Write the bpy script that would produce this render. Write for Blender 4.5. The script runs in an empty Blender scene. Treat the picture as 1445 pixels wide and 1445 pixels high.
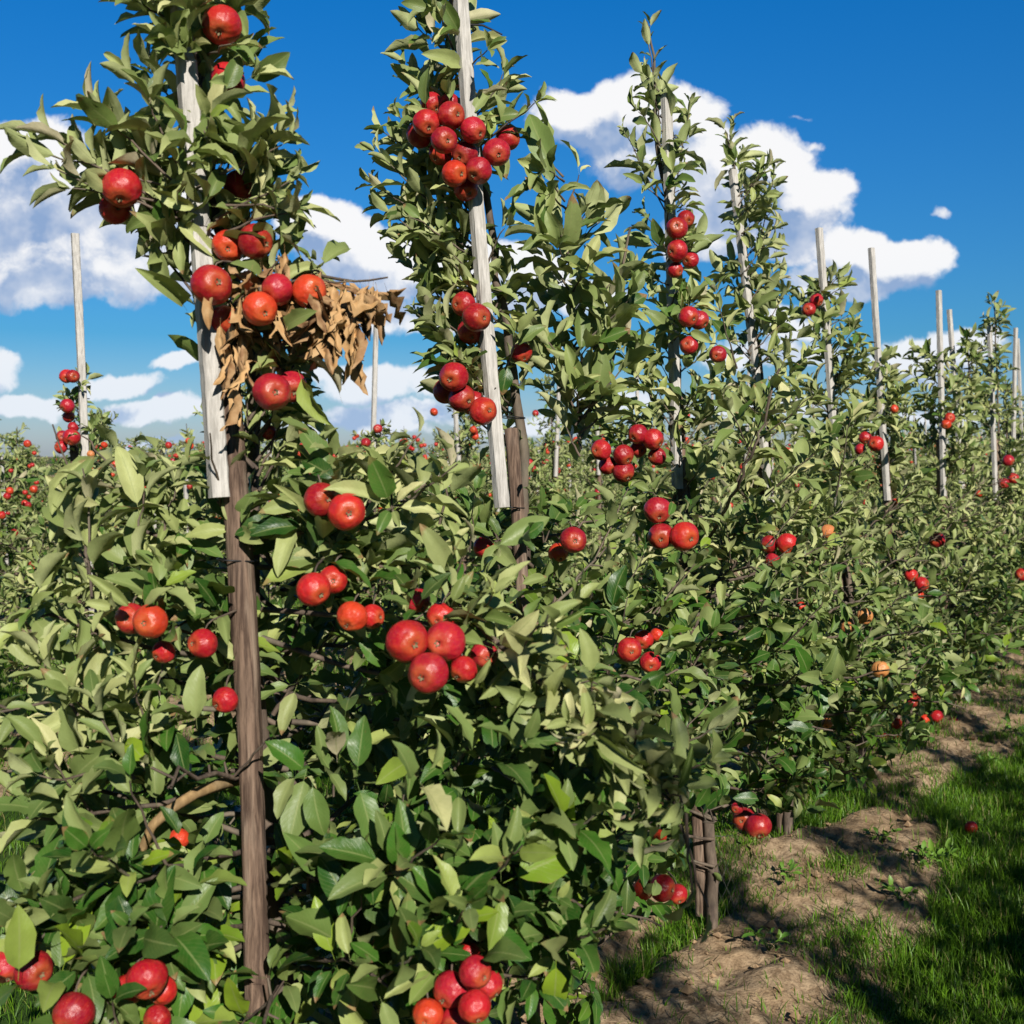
import bpy, math, random
import numpy as np
from mathutils import Vector

random.seed(7)
rng = np.random.default_rng(11)
C = bpy.context.scene.collection
F = 1590.0                     # focal length in photo pixels (photo 1445 px wide)
CH = 1.70                      # eye height
PITCH = math.atan(82.5 / F)    # looking a little down
CP, SP = math.cos(PITCH), math.sin(PITCH)
D_ROW = np.array([.514, .857, 0.])     # direction of the tree rows
R_ROW = np.array([.857, -.514, 0.])    # to the right of a row
SUN_EL, SUN_AZ = math.radians(30), math.radians(17)   # sun behind the viewer, a little to the right
SUN = np.array([math.sin(SUN_AZ) * math.cos(SUN_EL), -math.cos(SUN_AZ) * math.cos(SUN_EL), math.sin(SUN_EL)])


def P(u, v, Z):
    a, b = (u - 722.5) / F, (v - 722.5) / F
    return np.array([a * Z, Z * (CP - b * SP), CH + Z * (-SP - b * CP)])


def proj(pts):
    p = np.asarray(pts, float) - np.array([0, 0, CH])
    Z = p[:, 1] * CP - p[:, 2] * SP
    up = p[:, 1] * SP + p[:, 2] * CP
    Zs = np.where(Z > .05, Z, .05)
    return 722.5 + F * p[:, 0] / Zs, 722.5 - F * up / Zs, Z


def nrm(a):
    a = np.asarray(a, float)
    return a / (np.linalg.norm(a, axis=-1, keepdims=True) + 1e-12)


# ------------------------------------------------------------------ object helpers
def tag(o, label=None, cat=None, group=None, kind=None):
    if label: o['label'] = label
    if cat: o['category'] = cat
    if group: o['group'] = group
    if kind: o['kind'] = kind
    return o


def empty(name, loc=(0, 0, 0)):
    o = bpy.data.objects.new(name, None)
    o.empty_display_size = .1
    o.location = loc
    C.objects.link(o)
    return o


def mesh_np(name, verts, faces, smooth=True, mats=(), mat_idx=None, uv=None, attrs=None):
    """verts (n,3); faces list of arrays (m,k)."""
    me = bpy.data.meshes.new(name)
    verts = np.ascontiguousarray(verts, np.float32)
    me.vertices.add(len(verts))
    me.vertices.foreach_set('co', verts.ravel())
    loops = np.concatenate([f.ravel() for f in faces]).astype(np.int32)
    counts = np.concatenate([np.full(len(f), f.shape[1], np.int32) for f in faces])
    starts = np.concatenate([[0], np.cumsum(counts)[:-1]]).astype(np.int32)
    me.loops.add(len(loops))
    me.loops.foreach_set('vertex_index', loops)
    me.polygons.add(len(counts))
    me.polygons.foreach_set('loop_start', starts)
    me.polygons.foreach_set('loop_total', counts)
    me.polygons.foreach_set('use_smooth', np.full(len(counts), smooth, bool))
    if mat_idx is not None:
        me.polygons.foreach_set('material_index', np.asarray(mat_idx, np.int32))
    for m in mats: me.materials.append(m)
    me.update(calc_edges=True)
    if attrs:
        for k, a in attrs.items():
            at = me.attributes.new(k, 'FLOAT_VECTOR', 'POINT')
            at.data.foreach_set('vector', np.ascontiguousarray(a, np.float32).ravel())
    me.validate()
    return me


def link(name, me, parent=None, loc=None):
    o = bpy.data.objects.new(name, me)
    C.objects.link(o)
    if parent is not None: o.parent = parent
    if loc is not None: o.location = loc
    return o


# ------------------------------------------------------------------ materials
def new_mat(name):
    m = bpy.data.materials.new(name)
    m.use_nodes = True
    nt = m.node_tree
    return m, nt, nt.nodes['Principled BSDF'], nt.nodes['Material Output']


class NT:
    """tiny node helper"""
    def __init__(s, nt): s.nt = nt
    def n(s, t, **kw):
        nd = s.nt.nodes.new(t)
        for k, v in kw.items(): setattr(nd, k, v)
        return nd
    def L(s, a, b): s.nt.links.new(a, b)
    def put(s, sock, v):
        if isinstance(v, bpy.types.NodeSocket): s.L(v, sock)
        elif isinstance(v, (tuple, list)) and len(v) == 3 and sock.type == 'RGBA': sock.default_value = (*v, 1)
        else: sock.default_value = v
    def math(s, op, a, b=0., c=None, clamp=False):
        nd = s.n('ShaderNodeMath', operation=op, use_clamp=clamp)
        s.put(nd.inputs[0], a); s.put(nd.inputs[1], b)
        if c is not None: s.put(nd.inputs[2], c)
        return nd.outputs[0]
    def vmath(s, op, a, b=None):
        nd = s.n('ShaderNodeVectorMath', operation=op)
        s.put(nd.inputs[0], a)
        if b is not None:
            s.put(nd.inputs[3] if op == 'SCALE' else nd.inputs[1], b)
        return nd.outputs['Value'] if op in ('DOT_PRODUCT', 'LENGTH') else nd.outputs[0]
    def mix(s, f, a, b, blend='MIX'):
        nd = s.n('ShaderNodeMix', data_type='RGBA', blend_type=blend)
        s.put(nd.inputs[0], f); s.put(nd.inputs[6], a); s.put(nd.inputs[7], b)
        return nd.outputs[2]
    def step(s, x, lo, hi, a=0., b=1., kind='SMOOTHSTEP'):
        nd = s.n('ShaderNodeMapRange', interpolation_type=kind)
        s.put(nd.inputs[0], x)
        for i, v in enumerate((lo, hi, a, b)): s.put(nd.inputs[i + 1], v)
        return nd.outputs[0]
    def noise(s, vec, scale, detail=3., rough=.5, dim='3D'):
        nd = s.n('ShaderNodeTexNoise', noise_dimensions=dim)
        if vec is not None: s.L(vec, nd.inputs['Vector'])
        nd.inputs['Scale'].default_value = scale
        nd.inputs['Detail'].default_value = detail
        nd.inputs['Roughness'].default_value = rough
        return nd
    def bump(s, h, strength, dist):
        nd = s.n('ShaderNodeBump')
        nd.inputs['Strength'].default_value = strength
        nd.inputs['Distance'].default_value = dist
        s.L(h, nd.inputs['Height'])
        return nd.outputs[0]


def leaf_material(name='apple_leaf'):
    m, nt, b, out = new_mat(name)
    t = NT(nt)
    lf = t.n('ShaderNodeAttribute', attribute_name='lf').outputs['Vector']   # random, paleness, wear of the leaf
    st = t.n('ShaderNodeAttribute', attribute_name='st').outputs['Vector']   # along, across, spare random
    s1 = t.n('ShaderNodeSeparateXYZ'); t.L(lf, s1.inputs[0])
    s2 = t.n('ShaderNodeSeparateXYZ'); t.L(st, s2.inputs[0])
    r, pale, wear = s1.outputs
    s, v, r3 = s2.outputs
    av = t.math('ABSOLUTE', v)
    geo = t.n('ShaderNodeNewGeometry')
    pos = geo.outputs['Position']
    n1 = t.noise(pos, 55, 3).outputs['Fac']
    n2 = t.noise(pos, 230, 2).outputs['Fac']
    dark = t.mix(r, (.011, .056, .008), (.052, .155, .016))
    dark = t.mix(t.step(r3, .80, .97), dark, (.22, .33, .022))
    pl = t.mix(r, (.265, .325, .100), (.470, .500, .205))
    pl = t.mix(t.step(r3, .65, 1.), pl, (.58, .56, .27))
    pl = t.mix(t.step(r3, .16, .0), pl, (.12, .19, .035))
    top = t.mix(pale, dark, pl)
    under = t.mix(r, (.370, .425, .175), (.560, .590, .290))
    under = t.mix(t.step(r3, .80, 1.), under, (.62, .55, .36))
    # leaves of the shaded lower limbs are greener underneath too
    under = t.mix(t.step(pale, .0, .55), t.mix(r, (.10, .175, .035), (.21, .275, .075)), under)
    col = t.mix(geo.outputs['Backfacing'], top, under)
    # veins: pale midrib and slanting side veins
    rib = t.step(av, .03, .10, 1., 0.)
    ph = t.math('SUBTRACT', t.math('MULTIPLY', s, 13.), t.math('MULTIPLY', av, 3.2))
    fr = t.math('FRACT', ph)
    vein = t.step(t.math('ABSOLUTE', t.math('SUBTRACT', fr, .5)), .0, .16, 1., 0.)
    col = t.mix(t.math('MULTIPLY', rib, .45), col, (.30, .34, .13))
    col = t.mix(t.math('MULTIPLY', vein, .12), col, (.26, .31, .10))
    # mottling
    col = t.mix(t.step(n1, .35, .7, 0., .35), col, t.mix(.5, col, (.16, .19, .05)))
    # scorched tips and rims
    edge = t.math('MAXIMUM', t.step(s, .72, 1.02), t.math('MULTIPLY', t.step(av, .75, 1.1), .7))
    rim = t.math('MULTIPLY', t.step(t.math('ADD', edge, t.math('MULTIPLY', t.math('SUBTRACT', n1, .5), 1.2)), .45, .7), t.step(wear, .74, .95))
    col = t.mix(t.math('MULTIPLY', rim, .85), col, t.mix(n2, (.20, .085, .035), (.38, .24, .12)))
    spots = t.math('MULTIPLY', t.step(n2, .68, .76), t.step(wear, .4, .8))
    col = t.mix(t.math('MULTIPLY', spots, .6), col, (.20, .12, .05))
    t.L(col, b.inputs['Base Color'])
    rg = t.math('ADD', t.math('MULTIPLY', pale, .20), .36)
    rg = t.math('ADD', rg, t.math('MULTIPLY', geo.outputs['Backfacing'], .18))
    rg = t.math('ADD', rg, t.math('MULTIPLY', t.math('SUBTRACT', n2, .5), .15))
    t.L(rg, b.inputs['Roughness'])
    b.inputs['Specular IOR Level'].default_value = .30
    h = t.math('ADD', t.math('MULTIPLY', vein, -.10), t.math('MULTIPLY', n1, .9))
    t.L(t.bump(h, .5, .002), b.inputs['Normal'])
    tr = t.n('ShaderNodeBsdfTranslucent')
    t.L(t.mix(.65, col, (.20, .34, .03)), tr.inputs[0])
    mx = t.n('ShaderNodeMixShader'); mx.inputs[0].default_value = .16
    t.L(b.outputs[0], mx.inputs[1]); t.L(tr.outputs[0], mx.inputs[2])
    t.L(mx.outputs[0], out.inputs[0])
    return m


def withered_material():
    m, nt, b, out = new_mat('withered_leaf')
    t = NT(nt)
    lf = t.n('ShaderNodeAttribute', attribute_name='lf').outputs['Vector']
    s1 = t.n('ShaderNodeSeparateXYZ'); t.L(lf, s1.inputs[0])
    pos = t.n('ShaderNodeNewGeometry').outputs['Position']
    n1 = t.noise(pos, 60, 4).outputs['Fac']
    col = t.mix(s1.outputs[0], (.17, .075, .030), (.54, .31, .12))
    col = t.mix(t.step(n1, .3, .75), col, t.mix(.6, col, (.56, .38, .19)))
    t.L(col, b.inputs['Base Color']); b.inputs['Roughness'].default_value = .75
    t.L(t.bump(n1, .6, .003), b.inputs['Normal'])
    return m


def bark_material(name, c1, c2, scale=40):
    m, nt, b, out = new_mat(name)
    t = NT(nt)
    pos = t.n('ShaderNodeTexCoord').outputs['Object']
    mp = t.n('ShaderNodeMapping'); t.L(pos, mp.inputs[0]); mp.inputs['Scale'].default_value = (1, 1, .35)
    n1 = t.noise(mp.outputs[0], scale, 5, .6).outputs['Fac']
    n2 = t.noise(pos, scale * .2, 2).outputs['Fac']
    col = t.mix(t.step(n1, .3, .7), c1, c2)
    col = t.mix(t.step(n2, .45, .75, 0, .5), col, (.20, .19, .13))
    t.L(col, b.inputs['Base Color']); b.inputs['Roughness'].default_value = .8
    t.L(t.bump(n1, .7, .004), b.inputs['Normal'])
    return m


def wood_material(name, c1, c2, c3, grain=130., bump=.6):
    m, nt, b, out = new_mat(name)
    t = NT(nt)
    oi = t.n('ShaderNodeObjectInfo')
    pos = t.n('ShaderNodeTexCoord').outputs['Object']
    off = t.vmath('ADD', pos, t.vmath('SCALE', oi.outputs['Location'], 3.7))
    mp = t.n('ShaderNodeMapping'); t.L(off, mp.inputs[0]); mp.inputs['Scale'].default_value = (1, 1, .075)
    w = t.noise(off, 6, 2).outputs['Color']
    g = t.vmath('ADD', mp.outputs[0], t.vmath('SCALE', w, .012))
    n1 = t.noise(g, grain, 4, .65).outputs['Fac']
    n2 = t.noise(g, grain * .3, 3, .6).outputs['Fac']
    n3 = t.noise(off, 7, 3).outputs['Fac']
    n4 = t.noise(off, 300, 2).outputs['Fac']
    col = t.mix(t.step(n1, .32, .68), c1, c2)
    col = t.mix(t.step(n2, .5, .72, 0, .8), col, c3)
    col = t.mix(t.step(n3, .5, .8, 0, .5), col, t.mix(.5, c1, (.30, .27, .23)))
    col = t.mix(t.step(n4, .62, .8, 0, .35), col, c1)
    t.L(col, b.inputs['Base Color']); b.inputs['Roughness'].default_value = .85
    b.inputs['Specular IOR Level'].default_value = .25
    h = t.math('ADD', n1, t.math('MULTIPLY', n2, .8))
    t.L(t.bump(h, bump, .004), b.inputs['Normal'])
    return m


def apple_material():
    m, nt, b, out = new_mat('apple_skin')
    t = NT(nt)
    oi = t.n('ShaderNodeObjectInfo')
    tc = t.n('ShaderNodeTexCoord')
    pos = tc.outputs['Object']                       # unit apple, calyx at -z
    sep = t.n('ShaderNodeSeparateXYZ'); t.L(pos, sep.inputs[0])
    offs = t.vmath('ADD', pos, t.vmath('SCALE', oi.outputs['Location'], 9.3))
    # streaks that run from stem to calyx
    mp = t.n('ShaderNodeMapping'); t.L(offs, mp.inputs[0]); mp.inputs['Scale'].default_value = (1, 1, .12)
    streak = t.noise(mp.outputs[0], 9, 4, .6).outputs['Fac']
    blot = t.noise(offs, 1.1, 2).outputs['Fac']
    fine = t.noise(offs, 38, 2).outputs['Fac']
    base = oi.outputs['Color']
    col = t.mix(t.step(streak, .40, .70, 0., .55), base, t.mix(.45, base, (.60, .075, .018)))
    col = t.mix(t.step(blot, .50, .78, 0., .5), col, t.mix(.55, base, (.55, .09, .02)))
    col = t.mix(t.step(blot, .44, .24, 0., .5), col, t.mix(.6, base, (.16, .004, .018)))
    cal = t.step(t.math('ADD', sep.outputs[2], t.math('MULTIPLY', t.math('SUBTRACT', streak, .5), .5)), -.98, -.60, 1., 0.)
    col = t.mix(t.math('MULTIPLY', cal, .5), col, (.52, .16, .035))
    stm = t.step(sep.outputs[2], .62, .9)
    col = t.mix(t.math('MULTIPLY', stm, .5), col, (.34, .20, .05))
    vor = t.n('ShaderNodeTexVoronoi'); t.L(offs, vor.inputs['Vector']); vor.inputs['Scale'].default_value = 10.
    dots = t.step(vor.outputs['Distance'], .08, .17, .75, 0.)
    col = t.mix(dots, col, t.mix(.5, col, (.75, .42, .22)))
    col = t.mix(t.step(fine, .55, .75, 0, .18), col, (.62, .10, .05))
    bl = t.math('MULTIPLY', t.step(t.noise(offs, 2.3, 4, .6).outputs['Fac'], .45, .75), .10)
    col = t.mix(bl, col, (.50, .16, .20))
    t.L(col, b.inputs['Base Color'])
    t.L(t.math('ADD', .33, t.math('MULTIPLY', t.math('SUBTRACT', fine, .5), .25)), b.inputs['Roughness'])
    b.inputs['Specular IOR Level'].default_value = .42
    b.inputs['Subsurface Weight'].default_value = .0
    t.L(t.bump(t.math('ADD', blot, t.math('MULTIPLY', fine, .04)), .25, .05), b.inputs['Normal'])
    return m


def flat_mat(name, col, rough=.7):
    m, nt, b, out = new_mat(name)
    t = NT(nt)
    n = t.noise(t.n('ShaderNodeTexCoord').outputs['Object'], 60, 3).outputs['Fac']
    t.L(t.mix(t.step(n, .3, .7), col, tuple(c * .65 for c in col)), b.inputs['Base Color'])
    b.inputs['Roughness'].default_value = rough
    return m


M_LEAF = leaf_material()
M_WITHER = withered_material()
M_BARK = bark_material('apple_bark', (.060, .042, .032), (.17, .125, .09))
M_POST = wood_material('weathered_post_wood', (.070, .044, .032), (.235, .158, .112), (.38, .285, .21), 120., .9)
M_LATH = wood_material('grey_lath_wood', (.40, .38, .345), (.61, .58, .535), (.28, .26, .235), 160., .5)
M_TIE = flat_mat('black_tie', (.012, .012, .014), .5)
M_APPLE = apple_material()
M_STEM = flat_mat('apple_stem', (.14, .09, .04))
M_CALYX = flat_mat('dry_calyx', (.24, .19, .10), .9)


# ------------------------------------------------------------------ apples
def apple_mesh(nu=28, nv=18, seed=0):
    r0 = random.Random(seed)
    ph = r0.uniform(0, 6.28)
    vs = []
    for j in range(nv + 1):
        th = math.pi * j / nv
        for i in range(nu):
            p = 2 * math.pi * i / nu
            rr = 1 - .10 * math.cos(2 * th) * 0
            lobes = 1 + .022 * math.cos(5 * p + ph) * (1 - math.cos(th)) * .5 + .02 * math.cos(2 * p + ph)
            x = math.sin(th) ** .86 * lobes * rr if 0 < j < nv else 0.
            z = .92 * math.cos(th)
            z -= .22 * math.exp(-(math.sin(th) / .26) ** 2) if th < 1.57 else -.17 * math.exp(-(math.sin(th) / .24) ** 2)
            z *= 1 + .04 * math.cos(p - ph)
            taper = 1 - .10 * max(0, -math.cos(th))
            vs.append((x * taper * math.cos(p), x * taper * math.sin(p), z))
    f = []
    for j in range(nv):
        for i in range(nu):
            a, b_ = j * nu + i, j * nu + (i + 1) % nu
            f.append((a, a + nu, b_ + nu, b_))
    return mesh_np('apple', np.array(vs), [np.array(f)], True, [M_APPLE])


def tube(pts, rad, sides=6, cap=True):
    pts = np.asarray(pts, float); n = len(pts)
    rad = np.broadcast_to(rad, (n,))
    tg = nrm(np.gradient(pts, axis=0))
    ref = np.array([0, 0, 1.]) if abs(tg[0, 2]) < .9 else np.array([1., 0, 0])
    a = nrm(np.cross(tg, ref)); b_ = np.cross(tg, a)
    ang = np.arange(sides) * 2 * np.pi / sides
    ring = (a[:, None, :] * np.cos(ang)[None, :, None] + b_[:, None, :] * np.sin(ang)[None, :, None]) * rad[:, None, None] + pts[:, None, :]
    v = ring.reshape(-1, 3)
    i = np.arange(n - 1)[:, None] * sides + np.arange(sides)[None, :]
    j = np.arange(n - 1)[:, None] * sides + (np.arange(sides)[None, :] + 1) % sides
    q = np.stack([i, j, j + sides, i + sides], -1).reshape(-1, 4)
    return v, q


def merge(parts):
    V, Q, o = [], [], 0
    for v, q in parts:
        V.append(v); Q.append(q + o); o += len(v)
    return np.concatenate(V), np.concatenate(Q)


def stem_mesh():
    v, q = tube([(0, 0, .52), (.02, .01, .70), (.06, .03, .86), (.14, .05, 1.0)], [.045, .036, .034, .045], 6)
    return mesh_np('stem', v, [q], True, [M_STEM])


def calyx_mesh():
    parts = []
    for k in range(5):
        a = k * 2 * math.pi / 5
        d = np.array([math.cos(a), math.sin(a), 0]); s = np.array([-math.sin(a), math.cos(a), 0])
        z = np.array([0, 0, -1.])
        pts = []
        for t_, w, h in ((.03, .05, .72), (.08, .07, .79), (.13, .05, .87), (.17, .01, .90)):
            pts += [d * t_ - s * w + z * h, d * (t_ + .01) + z * (h + .015), d * t_ + s * w + z * h]
        pts = np.array(pts)
        q = []
        for j in range(3):
            for i in range(2):
                q.append((j * 3 + i, j * 3 + i + 1, j * 3 + i + 4, j * 3 + i + 3))
        parts.append((pts, np.array(q)))
    v, q = merge(parts)
    return mesh_np('calyx', v, [q], True, [M_CALYX])


APPLE_ME = [apple_mesh(seed=i) for i in range(4)]
APPLE_LOW = apple_mesh(12, 8, 9)
STEM_ME, CALYX_ME = stem_mesh(), calyx_mesh()
RED = [(.37, .005, .018), (.41, .007, .018), (.28, .004, .018), (.46, .012, .016), (.38, .007, .026), (.33, .004, .016)]
ORANGE = [(.54, .030, .014), (.56, .045, .016)]
YELLOW = [(.62, .30, .10), (.60, .24, .08)]
apple_spheres = []      # (u, v, radius px, Z) of every apple that must stay in view


def add_apple(pos, dia, label, group, col='r', detail=True, face=None, seen=True):
    if detail:
        o = link('apple', random.choice(APPLE_ME))
    else:
        o = link('apple', APPLE_LOW)
    o.location = pos
    s = dia / 2 * 1.12
    o.scale = (s, s, s * random.uniform(.94, 1.02))
    # calyx end: hanging down, tipped outwards to the viewer and to a side
    if face is None:
        face = (random.uniform(-.9, .9), -random.uniform(.55, 1.1), random.uniform(-.9, .15))
    o.rotation_mode = 'QUATERNION'
    o.rotation_quaternion = Vector(face).to_track_quat('-Z', 'Y')
    c = random.choice({'r': RED, 'o': ORANGE, 'y': YELLOW}[col])
    k = random.uniform(.85, 1.15)
    o.color = (c[0] * k, c[1] * k, c[2] * k, 1)
    tag(o, label, 'apple', group)
    if detail:
        link('stem', STEM_ME, o); link('calyx', CALYX_ME, o)
    return o


# ------------------------------------------------------------------ leaves
STN = {  # stations along a leaf (petiole + blade), half widths, cross positions
    2: (np.array([0, .17, .23, .33, .46, .60, .74, .86, .95, 1.]), np.array([.018, .022, .42, .80, 1., .97, .78, .50, .22, .01]), np.array([-1, -.5, 0, .5, 1.])),
    1: (np.array([0, .17, .34, .58, .80, 1.]), np.array([.02, .03, .82, 1., .64, .02]), np.array([-1, 0, 1.])),
    0: (np.array([.12, .40, .75, 1.]), np.array([.05, 1., .75, .04]), np.array([-1, 0, 1.])),
}


class Leaves:
    def __init__(s):
        s.b, s.d, s.n, s.p = [], [], [], []
    def add(s, base, d, n, length, width, arch, fold, pale, twist=0.):
        s.b.append(base); s.d.append(d); s.n.append(n)
        s.p.append((length, width, arch, fold, pale, twist, random.random(), random.random(), random.random(), random.uniform(0, 6.28)))
    def cull(s, keep_fn):
        if not s.b: return
        b = np.array(s.b); d = nrm(s.d); p = np.array(s.p)
        mid = b + d * p[:, :1] * .55 + np.array([0, 0, -.01])
        tip = b + d * p[:, :1] * .92 - nrm(s.n) * p[:, :1] * .25
        k = keep_fn(b, mid, tip)
        idx = np.nonzero(k)[0]
        s.b = [s.b[i] for i in idx]; s.d = [s.d[i] for i in idx]; s.n = [s.n[i] for i in idx]; s.p = [s.p[i] for i in idx]
    def mesh(s, name, lod=2, mat=None, crumple=0.):
        st, wd, cr = STN[lod]
        b = np.array(s.b); d = nrm(s.d); p = np.array(s.p); n0 = np.array(s.n)
        n = nrm(n0 - d * np.sum(n0 * d, 1, keepdims=True))
        sd = np.cross(d, n)
        L, W, A, Fo, pale, tw, r1, r2, r3, ph = p.T
        K, J = len(st), len(cr)
        # midrib: the blade bends towards its underside
        sm = np.concatenate([[0], (st[1:] + st[:-1]) / 2])
        bend = np.clip((sm - .12) / .88, 0, 1) ** 1.15
        ang = -A[:, None] * bend[None, :]
        ds = np.concatenate([[0], np.diff(st)])
        cx = np.cumsum(np.cos(ang) * ds, 1) * L[:, None]
        cz = np.cumsum(np.sin(ang) * ds, 1) * L[:, None]
        at = -A[:, None] * np.clip((st - .12) / .88, 0, 1)[None, :] ** 1.15
        tgt = d[:, None, :] * np.cos(at)[..., None] + n[:, None, :] * np.sin(at)[..., None]
        up = -d[:, None, :] * np.sin(at)[..., None] + n[:, None, :] * np.cos(at)[..., None]
        mid = b[:, None, :] + d[:, None, :] * cx[..., None] + n[:, None, :] * cz[..., None]
        tws = tw[:, None] * st[None, :]
        side = sd[:, None, :] * np.cos(tws)[..., None] + up * np.sin(tws)[..., None]
        upt = -sd[:, None, :] * np.sin(tws)[..., None] + up * np.cos(tws)[..., None]
        hw = wd[None, :] * W[:, None] * L[:, None] * .5
        X = hw[..., None] * cr * np.cos(Fo)[:, None, None]
        wave = np.sin(st[None, :, None] * 15 + ph[:, None, None] + np.sign(cr) * 1.3) * .20 + np.sin(st[None, :, None] * 27 + ph[:, None, None] * 2.1) * .11
        Zz = hw[..., None] * np.abs(cr) * (np.sin(Fo)[:, None, None] + wave * np.abs(cr))
        if crumple:
            Zz = Zz + hw[..., None] * crumple * np.sin(st[None, :, None] * 21 + ph[:, None, None] * 3 + cr * 2.2)
        V = mid[:, :, None, :] + side[:, :, None, :] * X[..., None] + upt[:, :, None, :] * Zz[..., None]
        N = len(b)
        base = (np.arange(N) * K * J)[:, None, None]
        i = base + (np.arange(K - 1) * J)[None, :, None] + np.arange(J - 1)[None, None, :]
        q = np.stack([i, i + J, i + J + 1, i + 1], -1).reshape(-1, 4)[:, ::-1]
        lf = np.repeat(np.stack([r1, pale, r2], -1), K * J, 0)
        stt = np.stack([np.broadcast_to(st[None, :, None], (N, K, J)), np.broadcast_to(cr[None, None, :], (N, K, J)), np.broadcast_to(r3[:, None, None], (N, K, J))], -1).reshape(-1, 3)
        return mesh_np(name, V.reshape(-1, 3), [q], True, [mat or M_LEAF], attrs={'lf': lf, 'st': stt})


def perp(a):
    a = nrm(a)
    ref = np.array([0, 0, 1.]) if abs(a[2]) < .9 else np.array([1., 0, 0])
    x = nrm(np.cross(a, ref))
    return x, np.cross(a, x)


UP = np.array([0, 0, 1.])


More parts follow.
